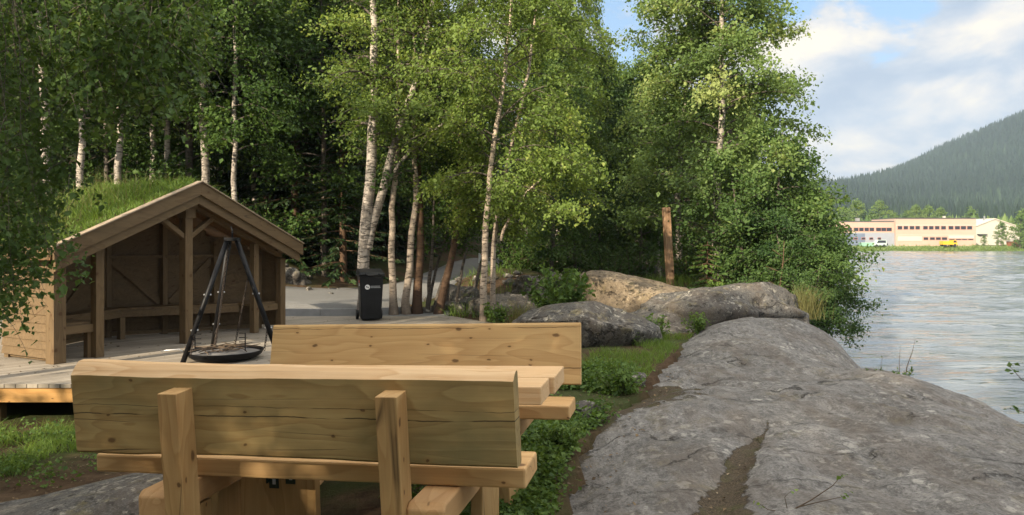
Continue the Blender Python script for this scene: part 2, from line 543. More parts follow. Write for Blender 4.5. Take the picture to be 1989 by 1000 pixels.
M['red'] = plain('red_print', (0.55, 0.05, 0.05), 0.5, 0.08, 10)
M['bracket'] = plain('green_black_bracket', (0.025, 0.045, 0.035), 0.4, 0.3, 20, 0.3)
M['concrete'] = plain('grey_concrete', (0.23, 0.23, 0.225), 0.9, 0.15, 6, bump=0.4)
M['birch'] = barkmat('birch_bark', (0.50, 0.44, 0.37), (0.04, 0.034, 0.03), 0.75)
M['birch_warm'] = barkmat('warm_birch_bark', (0.58, 0.47, 0.36), (0.06, 0.045, 0.035), 0.55)
M['alder'] = barkmat('grey_alder_bark', (0.16, 0.135, 0.11), (0.045, 0.038, 0.03), 0.7)
M['brownbark'] = barkmat('brown_bark', (0.14, 0.085, 0.05), (0.05, 0.03, 0.02), 0.6)
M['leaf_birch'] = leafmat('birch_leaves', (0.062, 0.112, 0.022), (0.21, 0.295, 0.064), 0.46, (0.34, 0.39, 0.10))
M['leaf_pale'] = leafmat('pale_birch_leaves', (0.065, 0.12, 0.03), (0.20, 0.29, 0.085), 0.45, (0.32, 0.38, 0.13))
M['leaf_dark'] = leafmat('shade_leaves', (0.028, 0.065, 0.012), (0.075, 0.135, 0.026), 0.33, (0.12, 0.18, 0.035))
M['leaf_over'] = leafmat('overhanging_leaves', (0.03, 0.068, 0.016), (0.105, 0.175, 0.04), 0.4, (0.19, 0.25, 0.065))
M['leaf_alder'] = leafmat('alder_leaves', (0.03, 0.068, 0.018), (0.10, 0.17, 0.042), 0.38, (0.19, 0.25, 0.07))
M['leaf_weed'] = leafmat('weed_leaves', (0.045, 0.095, 0.022), (0.155, 0.245, 0.052), 0.38, (0.27, 0.34, 0.085))
M['needle'] = leafmat('spruce_needles', (0.012, 0.028, 0.009), (0.032, 0.062, 0.018), 0.15, (0.05, 0.085, 0.025))
M['grass'] = leafmat('grass_blades', (0.075, 0.13, 0.024), (0.20, 0.31, 0.06), 0.42, (0.33, 0.36, 0.13))
M['drygrass'] = leafmat('dry_grass_blades', (0.10, 0.11, 0.035), (0.24, 0.22, 0.09), 0.3, (0.33, 0.28, 0.14))
M['farleaf'] = leafmat('far_bank_leaves', (0.06, 0.12, 0.025), (0.14, 0.21, 0.05), 0.3, (0.18, 0.24, 0.07))
M['rock'] = rockmat('slab_rock', soil=True, dirv=(1.5, 0.55, 1.0))
M['boulder'] = rockmat('boulder_rock', (0.115, 0.108, 0.097), (0.42, 0.39, 0.32), (0.028, 0.026, 0.024), 0.4, darkl=0.9)
M['boulder_warm'] = rockmat('warm_boulder_rock', (0.25, 0.195, 0.128), (0.46, 0.38, 0.27), (0.03, 0.023, 0.017), 0.4, darkl=0.9)
# ground: brown soil, needles and moss
m, g = newmat('soil_ground')
oc = g.n('ShaderNodeTexCoord', 3)
n1 = g.noise(oc, 0.7, 5, 0.6); n2 = g.noise(oc, 7, 6, 0.7); n3 = g.noise(oc, 55, 5, 0.75)
c = g.mix(g.ramp(n2, [(0.3, 0), (0.7, 1)]), (0.045, 0.028, 0.016), (0.13, 0.085, 0.05))
c = g.mix(g.ramp(n1, [(0.42, 0), (0.6, 0.75)]), c, (0.05, 0.075, 0.022))
c = g.mix(g.math('MULTIPLY', g.ramp(n3, [(0.62, 0), (0.72, 1)]), 0.55), c, (0.26, 0.21, 0.15))
finish(g, c, 0.95, g.bump(g.math('ADD', n2, g.math('MULTIPLY', n3, 0.6)), 0.9, 0.04), 0, 0.1)
M['soil'] = m
m, g = newmat('gravel_path')
oc = g.n('ShaderNodeTexCoord', 3)
n1 = g.noise(oc, 1.2, 5, 0.6); n3 = g.noise(oc, 60, 4, 0.75)
c = g.mix(n1, (0.17, 0.168, 0.158), (0.26, 0.255, 0.24))
c = g.mix(g.math('MULTIPLY', g.ramp(n3, [(0.4, 1), (0.55, 0)]), 0.5), c, (0.13, 0.125, 0.115))
finish(g, c, 0.95, g.bump(n3, 0.5, 0.02), 0, 0.15)
M['gravel'] = m
# far meadow strip
M['meadow'] = plain('meadow_grass', (0.13, 0.17, 0.045), 0.95, 0.35, 0.35)
M['hillfloor'] = plain('forest_floor', (0.035, 0.055, 0.025), 0.95, 0.3, 0.05)
# river
m, g = newmat('river_water')
oc = g.n('ShaderNodeTexCoord', 3)
w0 = g.noise(g.mapv(oc, scale=(0.30, 1.0, 1.0), rot=(0, 0, R(5))), 0.30, 5, 0.62, 0.5)
w1 = g.noise(g.mapv(oc, scale=(0.25, 1.0, 1.0), rot=(0, 0, R(-4))), 0.95, 5, 0.62, 0.5)
w2 = g.noise(g.mapv(oc, scale=(0.4, 1.2, 1.0), rot=(0, 0, R(8))), 2.6, 4, 0.6, 0.5)
s0 = g.ramp(w0, [(0.50, 0.0), (0.575, 1.0)], 'EASE')
s1 = g.ramp(w1, [(0.53, 0.0), (0.60, 1.0)], 'EASE')
h = g.math('ADD', g.math('ADD', g.math('MULTIPLY', w0, 0.9), g.math('MULTIPLY', s0, 0.42)), g.math('ADD', g.math('ADD', g.math('MULTIPLY', w1, 0.4), g.math('MULTIPLY', s1, 0.20)), g.math('MULTIPLY', w2, 0.14)))
b = g.n('ShaderNodeBsdfPrincipled', None, Base_Color=(0.155, 0.18, 0.19), Roughness=0.07)
b.inputs['IOR'].default_value = 1.6
b.inputs['Specular IOR Level'].default_value = 0.75
g.nt.links.new(g.bump(h, 0.6, 0.25), b.inputs['Normal'])
g.n('ShaderNodeOutputMaterial', None, Surface=b.outputs[0])
M['water'] = m
# deck boards
m, g = newmat('deck_boards')
oc = g.n('ShaderNodeTexCoord', 3)
rot = g.mapv(oc, rot=(0, 0, R(-47)))
sx = g.n('ShaderNodeSeparateXYZ', None, Vector=rot)
fr = g.math('FRACT', g.math('MULTIPLY', sx.outputs[1], 1 / 0.095))
gap = g.math('LESS_THAN', g.math('MINIMUM', fr, g.math('SUBTRACT', 1.0, fr)), 0.05)
bid = g.math('FLOOR', g.math('MULTIPLY', sx.outputs[1], 1 / 0.095))
wn = g.n('ShaderNodeTexWhiteNoise', 0, _p={'noise_dimensions': '1D'}, W=bid)
gr = g.noise(g.mapv(rot, scale=(0.5, 18, 1)), 3.0, 5, 0.65)
c = g.mix(g.math('ADD', g.math('MULTIPLY', wn, 0.5), g.math('MULTIPLY', gr, 0.6)), (0.22, 0.185, 0.14), (0.42, 0.37, 0.30))
c = g.mix(g.math('MULTIPLY', g.ramp(g.noise(oc, 1.3, 5, 0.65), [(0.45, 0), (0.65, 1)]), 0.4), c, (0.17, 0.155, 0.13))
c = g.mix(g.math('MULTIPLY', gap, 0.8), c, (0.05, 0.04, 0.03))
finish(g, c, 0.8, g.bump(g.math('SUBTRACT', gr, gap), 0.4, 0.01), 0, 0.2)
M['deck'] = m

# ------------------------------------------------------------------ the ground
WATER = -1.9
XS_Y = [-60, 0, 14, 20, 27, 40, 80, 200]
XS_X = [6.5, 6.6, 7.2, 9.0, 11.0, 15.5, 33.0, 84.0]
SL_Y = np.array([-2, 3.5, 4.95, 6.37, 8.1, 10, 13.8, 16, 19])
SL_X = np.array([-0.95, -0.18, 0.18, 0.42, 1.15, 1.82, 3.35, 4.4, 5.6])
SR_X = np.array([4.9, 4.9, 4.95, 4.97, 5.0, 4.72, 5.75, 6.3, 7.0])
CRY = np.array([-2, 3, 5, 7, 8.2, 9.1, 10.5, 12, 13.4, 14.4, 16, 18, 20])
CRZ = np.array([-1.66, -1.62, -1.58, -1.565, -1.62, -1.73, -1.69, -1.58, -1.47, -1.58, -2.0, -2.6, -3.2]) + EYE


def slab_h(x, y):
    x = np.asarray(x, float); y = np.asarray(y, float)
    xl = np.interp(y, SL_Y, SL_X); xr = np.interp(y, SL_Y, SR_X)
    cr = np.interp(y, CRY, CRZ)
    xc = xl + (xr - xl) * 0.52
    ul = np.clip((xc - x) / (xc - xl), 0, 3)
    ur = np.clip((x - xc) / (xr - xc), 0, 3)
    z = cr - np.maximum(cr + 0.16, 0.06) * ul ** 2.4
    over = np.clip(x - xr, 0, 9)
    z = z - 0.27 * np.minimum(ur, 1) ** 2.2 - over * 0.55 - over ** 2 * 0.75
    z = z + 0.24 * np.exp(-((x - 4.75) / 0.65) ** 2 - ((y - 9.1) / 1.0) ** 2)
    z = z + 0.12 * fbm(x * 0.75, y * 0.55, 5) + 0.035 * fbm(x * 2.6, y * 1.9, 9)
    rd = np.abs(fbm(x * 0.8 + 0.35 * y, y * 0.55, 21))
    z = z - 0.07 * np.exp(-(rd / 0.06) ** 2) * (0.5 + 0.5 * vnoise(x * 0.6, y * 0.6, 4))
    st = fbm(x * 0.5 - 0.2 * y, y * 0.9, 27) * 4
    z = z + 0.028 * (np.floor(st) + sstep(0.0, 0.25, st - np.floor(st)) - st)
    # long shallow furrow that holds soil
    fx = np.interp(y, [3.2, 4.3, 5.1, 5.9, 6.5, 7.0], [0.95, 1.15, 1.47, 1.88, 2.25, 2.4])
    z = z - 0.075 * np.exp(-((x - fx) / 0.16) ** 2) * sstep(6.9, 5.8, y)
    return np.maximum(z, -3.2)


def ground_h(x, y):
    x = np.asarray(x, float); y = np.asarray(y, float)
    z = -0.06 + 0 * x
    z = z - 0.44 * sstep(0.6, 3.2, -x) * sstep(17.0, 14.5, y) * sstep(-8, 2, y)
    q = (-(x + 5.2)) * 0.75 + (y - 17) * 0.33
    z = z + 0.20 * np.clip(q, 0, 60) ** 1.1 * sstep(13, 19, y)
    q2 = (-x - 12) * 0.2
    z = z + np.clip(q2, 0, 20) * sstep(20, 10, y)
    z = z + 0.85 * np.exp(-((x + 0.1) / 1.9) ** 2 - ((y - 22.5) / 2.3) ** 2)
    z = z + 0.75 * np.exp(-((x + 8.0) / 2.0) ** 2 - ((y - 21.5) / 1.8) ** 2)
    z = z + 0.5 * np.exp(-((x - 4.6) / 2.2) ** 2 - ((y - 21.5) / 3) ** 2)
    z = z + (0.05 * fbm(x * 0.8, y * 0.8, 3) + 0.5 * fbm(x * 0.05, y * 0.05, 8) * sstep(25, 60, y))
    xs = np.interp(y, XS_Y, XS_X)
    near = y < 205
    bank = sstep(xs - 2.2, xs + 0.9, x)
    z = np.where(near, z * (1 - bank) + (-3.3) * bank, z)
    far = sstep(197.5, 206, y)
    farz = -0.6 + 0.012 * np.clip(y - 206, 0, 900) + 0.3 * fbm(x * 0.03, y * 0.05, 4)
    z = z * (1 - far) + farz * far
    rb = sstep(395, 410, x)
    z = z * (1 - rb) + (-0.6) * rb
    # tucked under the bedrock
    sl = slab_h(x, y)
    inside = (y > -2) & (y < 16.5) & (x > np.interp(y, SL_Y, SL_X) + 0.25) & (x < 9)
    z = np.where(inside, np.minimum(z, sl - 0.3), z)
    return z


def gz(x, y):
    return float(max(ground_h(x, y), slab_h(x, y) if (-2 < y < 16.5 and x > -1) else -9))


def grid_mesh(name, xs, ys, hf, mat, attrs=None):
    X, Y = np.meshgrid(xs, ys)
    Z = hf(X, Y)
    V = np.stack([X.ravel(), Y.ravel(), Z.ravel()], 1)
    nx, ny = len(xs), len(ys)
    i = (np.arange(ny - 1)[:, None] * nx + np.arange(nx - 1)[None, :]).ravel()
    F = np.stack([i, i + 1, i + 1 + nx, i + nx], 1)
    at_ = {k: ('POINT', fn(X, Y).ravel()) for k, fn in (attrs or {}).items()}
    return arr_mesh(name, V, F, mat, True, None, at_)


xs = np.unique(np.concatenate([np.linspace(-900, -60, 30), np.linspace(-60, -14, 60), np.linspace(-14, 14, 190), np.linspace(14, 100, 110), np.linspace(100, 420, 60), np.linspace(420, 1800, 30)]))
ys = np.unique(np.concatenate([np.linspace(-200, -12, 30), np.linspace(-12, 28, 240), np.linspace(28, 90, 80), np.linspace(90, 190, 50), np.linspace(190, 215, 40), np.linspace(215, 1800, 60)]))
ground = link('ground', grid_mesh('ground', xs, ys, ground_h, M['soil']))
tag(ground, 'brown soil ground with moss and needles', kind='structure')


def soil_mask(x, y):
    fx = np.interp(y, [3.2, 4.3, 5.1, 5.9, 6.5, 7.0], [0.95, 1.15, 1.47, 1.88, 2.25, 2.4])
    w = np.interp(y, [3.2, 4.3, 4.9, 5.5, 6.3, 6.9], [0.17, 0.18, 0.13, 0.085, 0.05, 0.0])
    a = np.clip(1.0 - np.abs(x - fx) / np.maximum(w * 2, 0.01), 0, 1) * sstep(7.0, 6.4, y)
    xl = np.interp(y, SL_Y, SL_X)
    ew = np.interp(y, [3, 5, 6.6, 7.6, 8.6, 9.3, 12], [0.10, 0.09, 0.22, 0.70, 0.75, 0.18, 0.12])
    e = np.clip(1.0 - (x - xl) / (2 * ew), 0, 1)
    wv = 0.55 * fbm(x * 2.3, y * 1.7, 88, 5)
    return np.maximum(a + wv * sstep(0.02, 0.3, a), e + 0.9 * wv * sstep(0.02, 0.3, e))


slab = link('rock_slab', grid_mesh('rock_slab', np.linspace(-1.3, 9.0, 300), np.linspace(-2, 17.5, 420), slab_h, M['rock'], {'soil': soil_mask}))
tag(slab, 'grey lichen covered bedrock sloping to the river', kind='structure')



def waves(x, y):
    amp = sstep(165, 140, x) * sstep(-12, 0, y)
    w = 0.085 * fbm(x * 0.30 + 0.05 * y, y * 0.85, 51, 3) + 0.05 * fbm(x * 0.8 - 0.1 * y, y * 1.9, 52, 2)
    cr = fbm(x * 0.26, y * 0.62 + 0.04 * x, 53, 3)
    w = w + 0.075 * sstep(0.12, 0.30, cr)
    calm = 0.55 + 0.6 * sstep(-0.3, 0.3, fbm(x * 0.06, y * 0.06, 54, 2))
    return WATER + amp * w * calm


rx = np.unique(np.concatenate([np.linspace(2, 150, 330), np.linspace(150, 900, 12)]))
ry = np.unique(np.concatenate([np.linspace(-200, -10, 6), np.linspace(-10, 60, 330), np.linspace(60, 208, 300)]))
riv = link('river', grid_mesh('river', rx, ry, waves, M['water']))
tag(riv, 'wide grey rippled river', kind='structure')

# meadow strip on the far bank, lying on the ground sheet
far_mead = link('far_bank_grass', grid_mesh('far_bank_grass', np.linspace(30, 395, 120), np.linspace(198.6, 330, 60), lambda x, y: ground_h(x, y) + 0.05, M['meadow']))
tag(far_mead, 'grassy far river bank', kind='structure')


# wooded hill across the river
def hill_h(x, y):
    ridge = np.interp(x, [-900, -200, 100, 379, 450, 500, 560, 622, 800, 1100, 1800], [16, 28, 40, 56, 72, 88, 115, 145, 220, 310, 400])
    t = sstep(300, 930, y)
    s = np.clip((y - 300) / 600, 0, 1.0)
    z = ridge * (0.55 * s + 0.45 * t) - 2 + 0.0 * x
    back = np.clip((y - 880) / 200, 0, 3)
    z = z + 12 * fbm(x * 0.006, y * 0.006, 12) * s - 25 * back
    return z


hill = link('hillside', grid_mesh('hillside', np.linspace(-700, 1700, 110), np.linspace(285, 1500, 70), hill_h, M['hillfloor']))
tag(hill, 'forested hillside beyond the river', kind='structure')

# ------------------------------------------------------------------ foliage builders


def kites(P, A, B, Nn, fold=0.12):
    """leaf shaped quads at P with half-axes A (length) and B (width), folded a little along the rib"""
    n = len(P)
    V = np.empty((n, 4, 3), dtype=np.float32)
    V[:, 0] = P + A * 0.62
    V[:, 1] = P + B + Nn * fold
    V[:, 2] = P - A * 0.38
    V[:, 3] = P - B + Nn * fold
    F = np.arange(n * 4, dtype=np.int32).reshape(n, 4)
    return V.reshape(-1, 3), F


def leaf_cloud(P, size, rng, down=0.35, up=0.35, aspect=0.36, out=None):
    n = len(P)
    Nn = rng.normal(size=(n, 3))
    Nn[:, 2] = np.abs(Nn[:, 2]) * 0.8 + up
    if out is not None:
        Nn += out * 0.5
    Nn /= np.linalg.norm(Nn, axis=1, keepdims=True)
    A = rng.normal(size=(n, 3))
    A[:, 2] -= down * 1.6
    A -= Nn * (A * Nn).sum(1, keepdims=True)
    A /= np.linalg.norm(A, axis=1, keepdims=True) + 1e-6
    B = np.cross(Nn, A)
    s = (size * np.clip(rng.lognormal(-0.08, 0.32, n), 0.45, 1.7))[:, None]
    return kites(P, A * s, B * s * aspect, Nn * s, 0.10)


def tubes_np(segs, nside):
    """segs: list of (pts array, radii array) -> arrays"""
    Vs, Fs, b = [], [], 0
    ang = np.arange(nside) * 2 * math.pi / nside
    for pts, rad in segs:
        d = np.gradient(pts, axis=0)
        d /= np.linalg.norm(d, axis=1, keepdims=True) + 1e-9
        ref = np.array([0.3, 0.9, 0.1]) if abs(d[0, 2]) > 0.8 else np.array([0, 0, 1.0])
        u = np.cross(d, ref); u /= np.linalg.norm(u, axis=1, keepdims=True) + 1e-9
        w = np.cross(d, u)
        ring = pts[:, None, :] + rad[:, None, None] * (u[:, None, :] * np.cos(ang)[None, :, None] + w[:, None, :] * np.sin(ang)[None, :, None])
        k = len(pts)
        Vs.append(ring.reshape(-1, 3))
        i = (np.arange(k - 1)[:, None] * nside + np.arange(nside)[None, :]).ravel()
        j = (np.arange(k - 1)[:, None] * nside + (np.arange(nside)[None, :] + 1) % nside).ravel()
        Fs.append(np.stack([i, j, j + nside, i + nside], 1) + b)
        b += k * nside
    return np.concatenate(Vs), np.concatenate(Fs)


def tree_meshes(name, seed, stems, prof, nprim, nsec, nleaf, leaf, leafm, bark, rise=0.75, droop=0.55, hang=0.0, spread=0.11, twigs=True, bright=0.0, strands=()):
    """stems: list of (path pts [(x,y,z)...], base radius, share of branches, crown base z)
    prof: [(t, radius)] over the crown, t 0 = crown base, 1 = top."""
    rng = np.random.default_rng(seed)
    trunks, prims, secs = [], [], []
    P, T, O = [], [], []
    pt, pr = zip(*prof)
    for path, r0, share, cb in stems:
        path = np.array(path, float)
        k = 22
        s = np.linspace(0, 1, k)
        L = np.concatenate([[0], np.cumsum(np.linalg.norm(np.diff(path, axis=0), axis=1))])
        L /= L[-1]
        pts = np.stack([np.interp(s, L, path[:, i]) for i in range(3)], 1)
        wob = np.cumsum(rng.normal(size=(k, 2)), 0) * 0.02
        wob -= np.outer(s, wob[-1]) * 0.5
        wob[0] = 0
        pts[:, :2] += wob * min(1.5, (path[-1, 2] / 8))
        rad = r0 * (1 - s) ** 0.8 * 0.93 + r0 * 0.06
        if path[0, 2] < 0.3:
            rad[0] *= 1.45
            rad[1] *= 1.08
        trunks.append((pts, rad))
        H = pts[-1, 2]
        n = int(nprim * share)
        for i in range(n):
            t = (i + rng.uniform(0, 1)) / n
            z = cb + (H - cb) * (t ** 0.9) * 0.985
            p0 = np.array([np.interp(z, pts[:, 2], pts[:, a]) for a in range(3)])
            rr = np.interp(z, pts[:, 2], rad)
            az = i * 2.39996 + rng.normal() * 0.5
            ln = np.interp(t, pt, pr) * rng.uniform(0.7, 1.12)
            dh = np.array([math.cos(az), math.sin(az), 0])
            q = np.linspace(0, 1, 7)
            ri = rise * rng.uniform(0.35, 1.6)
            bend = rng.normal() * 0.25
            side = np.array([-dh[1], dh[0], 0])
            bp = p0 + np.outer(q, dh) * ln + np.outer(q ** 2 * bend, side) * ln
            bp[:, 2] += (ri * q - droop * q ** 2.2) * ln
            prims.append((bp, np.maximum(rr * 0.42 * (1 - q) ** 0.9, 0.004)))
            ctint = rng.normal() * 0.19
            for j in range(nsec):
                u = rng.uniform(0.22, 1.0) if j else 1.0
                b0 = np.array([np.interp(u, q, bp[:, a]) for a in range(3)])
                a2 = az + rng.normal() * 0.95
                l2 = (0.42 * ln * (1.1 - 0.6 * u) + 0.22) * rng.uniform(0.6, 1.2)
                d2 = np.array([math.cos(a2), math.sin(a2), 0])
                q2 = np.linspace(0, 1, 5)
                tp = b0 + np.outer(q2, d2) * l2 * (1 - 0.55 * hang)
                up2 = rng.uniform(-0.35, 1.0)
                tp[:, 2] += (up2 * q2 * (1 - hang) - (0.30 + 1.3 * hang) * q2 ** 1.7) * l2
                secs.append((tp, np.maximum(0.009 * (1 - q2), 0.0025)))
                m = max(3, int(nleaf * rng.uniform(0.6, 1.4)))
                v = rng.uniform(0.1, 1.05, m)
                cp = np.stack([np.interp(v, q2, tp[:, a]) for a in range(3)], 1)
                cp += rng.normal(size=(m, 3)) * spread * np.array([1, 1, 0.8])
                P.append(cp)
                O.append(np.repeat(dh[None], m, 0))
                T.append(np.clip(0.42 + bright + ctint + rng.normal() * 0.10 + rng.normal(size=m) * 0.16, 0, 1))
    for sp_, rad_, nl_ in strands:            # long hanging branchlets
        sp_ = np.array(sp_, float)
        q = np.linspace(0, 1, 12)
        k = np.linspace(0, 1, len(sp_))
        bp = np.stack([np.interp(q, k, sp_[:, a]) for a in range(3)], 1)
        for _ in range(2):
            bp[1:-1] = (bp[:-2] + bp[1:-1] * 2 + bp[2:]) / 4
        bp[4:] += np.cumsum(rng.normal(size=(8, 3)) * np.array([0.045, 0.045, 0.01]), 0)
        prims.append((bp, np.maximum(rad_ * (1 - q) ** 1.3, 0.0016)))
        for _ in range(7):
            u = rng.uniform(0.4, 0.95)
            b0 = np.array([np.interp(u, q, bp[:, a]) for a in range(3)])
            az = rng.uniform(0, 6.28); l2 = rng.uniform(0.15, 0.42); q2 = np.linspace(0, 1, 4)
            tp = b0 + np.outer(q2, [math.cos(az) * l2, math.sin(az) * l2, 0])
            tp[:, 2] -= l2 * 1.1 * q2 ** 1.6
            secs.append((tp, np.maximum(0.004 * (1 - q2), 0.0015)))
            mm = int(rng.uniform(8, 26))
            vv = rng.uniform(0.25, 1.05, mm)
            cp = np.stack([np.interp(vv, q2, tp[:, a]) for a in range(3)], 1) + rng.normal(size=(mm, 3)) * 0.05
            P.append(cp); O.append(np.tile([[0.3, -0.6, 0.2]], (mm, 1)))
            T.append(np.clip(0.42 + rng.normal() * 0.14 + rng.normal(size=mm) * 0.16, 0, 1))
        m = int(nl_ * 0.55)
        v = rng.uniform(0.42, 1.0, m)
        cp = np.stack([np.interp(v, q, bp[:, a]) for a in range(3)], 1)
        cp += rng.normal(size=(m, 3)) * 0.13 * (1.1 - 0.6 * v[:, None])
        P.append(cp); O.append(np.tile([[0.3, -0.6, 0.2]], (m, 1)))
        T.append(np.clip(0.42 + rng.normal() * 0.12 + rng.normal(size=m) * 0.16, 0, 1))
    P = np.concatenate(P); T = np.concatenate(T); O = np.concatenate(O)
    V, F = leaf_cloud(P, leaf, rng, down=0.4 + hang, out=O)
    crown = arr_mesh(name + '_crown', V, F, leafm, False, None, {'tint': ('FACE', T)})
    v1, f1 = tubes_np(trunks, 9)
    v2, f2 = tubes_np(prims, 5)
    Vs, Fs, mi = [v1, v2], [f1, f2 + len(v1)], [np.zeros(len(f1)), np.ones(len(f2)) if twigs else np.zeros(len(f2))]
    if secs:
        v3, f3 = tubes_np(secs, 3)
        Vs.append(v3); Fs.append(f3 + len(v1) + len(v2)); mi.append(np.ones(len(f3)))
    trunk = arr_mesh(name + '_trunk', np.concatenate(Vs), np.concatenate(Fs), [bark, M['alder']], True, np.concatenate(mi))
    return trunk, crown


def spruce_meshes(name, seed, H, Rb, leafm, cb=0.8, nwh=None, per=10, dens=46, size=0.17):
    rng = np.random.default_rng(seed)
    z0 = np.linspace(0, H, 16)
    tr = np.stack([0.03 * np.sin(z0), 0.03 * np.cos(z0 * 0.7), z0], 1)
    segs = [(tr, 0.012 * H * (1 - z0 / H) + 0.012)]
    br, P, A, T = [], [], [], []
    n = nwh or int((H - cb) / 0.33)
    for i in range(n):
        t = (i + rng.uniform(0, .6)) / n
        z = cb + (H - cb) * t
        for k in range(per):
            az = rng.uniform(0, 2 * math.pi)
            ln = Rb * (1 - t) ** 0.85 * rng.uniform(0.65, 1.1) + 0.12
            dh = np.array([math.cos(az), math.sin(az), 0])
            q = np.linspace(0, 1, 5)
            bp = np.array([0, 0, z]) + np.outer(q, dh) * ln
            bp[:, 2] += (0.1 * q - 0.42 * q ** 1.6 + 0.16 * q ** 4) * ln
            br.append((bp, 0.014 * (1 - q) + 0.003))
            m = max(5, int(dens * ln / Rb))
            v = rng.uniform(0.12, 1.0, m) ** 0.8
            cp = np.stack([np.interp(v, q, bp[:, a]) for a in range(3)], 1)
            side = np.array([-dh[1], dh[0], 0])
            sg = rng.choice([-1, 1], m)[:, None]
            a = dh[None] * rng.uniform(0.3, 1, (m, 1)) + side[None] * sg * rng.uniform(0.2, 1, (m, 1)) + np.array([0, 0, -0.75]) * rng.uniform(0.3, 1.1, (m, 1))
            a /= np.linalg.norm(a, axis=1, keepdims=True)
            P.append(cp + a * size * 0.5)
            A.append(a)
            T.append(np.clip(0.4 + rng.normal() * 0.15 + rng.normal(size=m) * 0.14, 0, 1))
    P = np.concatenate(P); A = np.concatenate(A); T = np.concatenate(T)
    Nn = rng.normal(size=P.shape); Nn[:, 2] += 0.8
    Nn -= A * (A * Nn).sum(1, keepdims=True)
    Nn /= np.linalg.norm(Nn, axis=1, keepdims=True)
    B = np.cross(Nn, A)
    s = size * rng.uniform(0.7, 1.3, (len(P), 1))
    V, F = kites(P, A * s, B * s * 0.24, Nn * s, 0.05)
    crown = arr_mesh(name + '_crown', V, F, leafm, False, None, {'tint': ('FACE', T)})
    v1, f1 = tubes_np(segs, 8); v2, f2 = tubes_np(br, 4)
    trunk = arr_mesh(name + '_trunk', np.concatenate([v1, v2]), np.concatenate([f1, f2 + len(v1)]), [M['brownbark']], True)
    return trunk, crown


def shrub_meshes(name, seed, H, Rr, nst, nleaf, leaf, leafm, stemm, upright=0.6, aspect=0.36, spread=0.05):
    rng = np.random.default_rng(seed)
    st, P, T = [], [], []
    for i in range(nst):
        az = rng.uniform(0, 2 * math.pi)
        rr = Rr * math.sqrt(rng.uniform(0, 1))
        h = H * rng.uniform(0.55, 1.05) * (1 - 0.35 * (rr / Rr) ** 2)
        q = np.linspace(0, 1, 6)
        dh = np.array([math.cos(az), math.sin(az), 0])
        base = dh * rr * 0.35 * upright
        tip = dh * rr
        p = base + np.outer(q ** 1.4, tip - base)
        p[:, 2] = h * (q - (1 - upright) * 0.35 * q ** 3)
        st.append((p, 0.008 * (1 - q) + 0.002))
        m = int(nleaf * rng.uniform(0.7, 1.3))
        v = rng.uniform(0.15, 1.03, m)
        cp = np.stack([np.interp(v, q, p[:, a]) for a in range(3)], 1)
        P.append(cp + rng.normal(size=(m, 3)) * spread * (1.25 - 0.6 * v[:, None]))
        T.append(np.clip(0.40 + rng.normal() * 0.13 + rng.normal(size=m) * 0.16 + 0.12 * (v - 0.5), 0, 1))
    P = np.concatenate(P); T = np.concatenate(T)
    V, F = leaf_cloud(P, leaf, rng, down=0.2, up=0.5, aspect=aspect)
    fo = arr_mesh(name + '_foliage', V, F, leafm, False, None, {'tint': ('FACE', T)})
    v1, f1 = tubes_np(st, 4)
    return arr_mesh(name + '_stems', v1, f1, [stemm], True), fo


def plant(name, meshes, loc, rz, label, cat, group=None, scale=1.0, parts=('trunk', 'crown'), lean=(0, 0)):
    e = empty(name, loc, rz, label, cat, group)
    e.rotation_euler = (lean[0], lean[1], rz)
    e.scale = (scale,) * 3 if not isinstance(scale, tuple) else scale
    for pn, me in zip(parts, meshes):
        link(pn, me, e)
    return e


def blades(name, P, h, w, mat, rng, lean=0.45, parent=None, tint=0.45):
    n = len(P)
    az = rng.uniform(0, 2 * math.pi, n)
    hh = h * rng.uniform(0.45, 1.2, n)
    ww = w * rng.uniform(0.7, 1.3, n)
    ln = rng.normal(size=(n, 2)) * lean * hh[:, None]
    side = np.stack([np.cos(az), np.sin(az), 0 * az], 1) * ww[:, None]
    mid = P + np.concatenate([ln * 0.35, (hh * 0.55)[:, None]], 1)
    tip = P + np.concatenate([ln, (hh * 0.95)[:, None]], 1)
    V = np.stack([P - side, P + side, mid + side * 0.7, mid - side * 0.7, tip], 1).reshape(-1, 3)
    b = np.arange(n)[:, None] * 5
    F4 = b + np.array([[0, 1, 2, 3]]); F3 = b + np.array([[3, 2, 4]])
    t = np.clip(tint + rng.normal(size=n) * 0.2, 0, 1)
    me = arr_mesh(name, V, [F4, F3], mat, False, None, {'tint': ('FACE', np.concatenate([t, t]))})
    return link(name, me, parent)

# ================================================================== wooden deck
dk = empty('wooden_deck', (-6, 12, 0), 0, 'weathered wooden deck of narrow boards under the shelter, with a yellow edge beam', 'deck')
poly = [(-14, 8.62), (-1.6, 8.62), (-0.3, 11.0), (-0.15, 14.6), (-0.75, 15.3), (-1.3, 16.1), (-14, 16.1)]
lp = [(x + 6, y - 12) for x, y in poly]
MB().prism(lp, -0.045, 0.0).build('decking', M['deck'], dk)
MB().box((-1.85, -3.335, -0.135), (12.3, 0.045, 0.165)).build('edge_beam', M['fascia'], dk, 0.004)
for x in (-7.4, -5.0, -2.6, -0.2, 2.2):
    MB().box((x, -3.05, -0.33), (0.12, 0.12, 0.57)).build('post', M['hut_z'], dk)

# ================================================================== turf roofed shelter
hut = empty('turf_roof_shelter', (-6.19, 10.03, 0), math.atan2(0.902, 0.431), 'brown open fronted timber shelter with a grassy turf roof and benches inside', 'shelter')
W_, AP, SLP = 4.29, 2.59, 0.425
MID = 2.15
ztop = lambda a: AP - SLP * abs(a - MID)
OUT = -0.30
E0, E1 = -0.22, 4.52
BK = 2.45


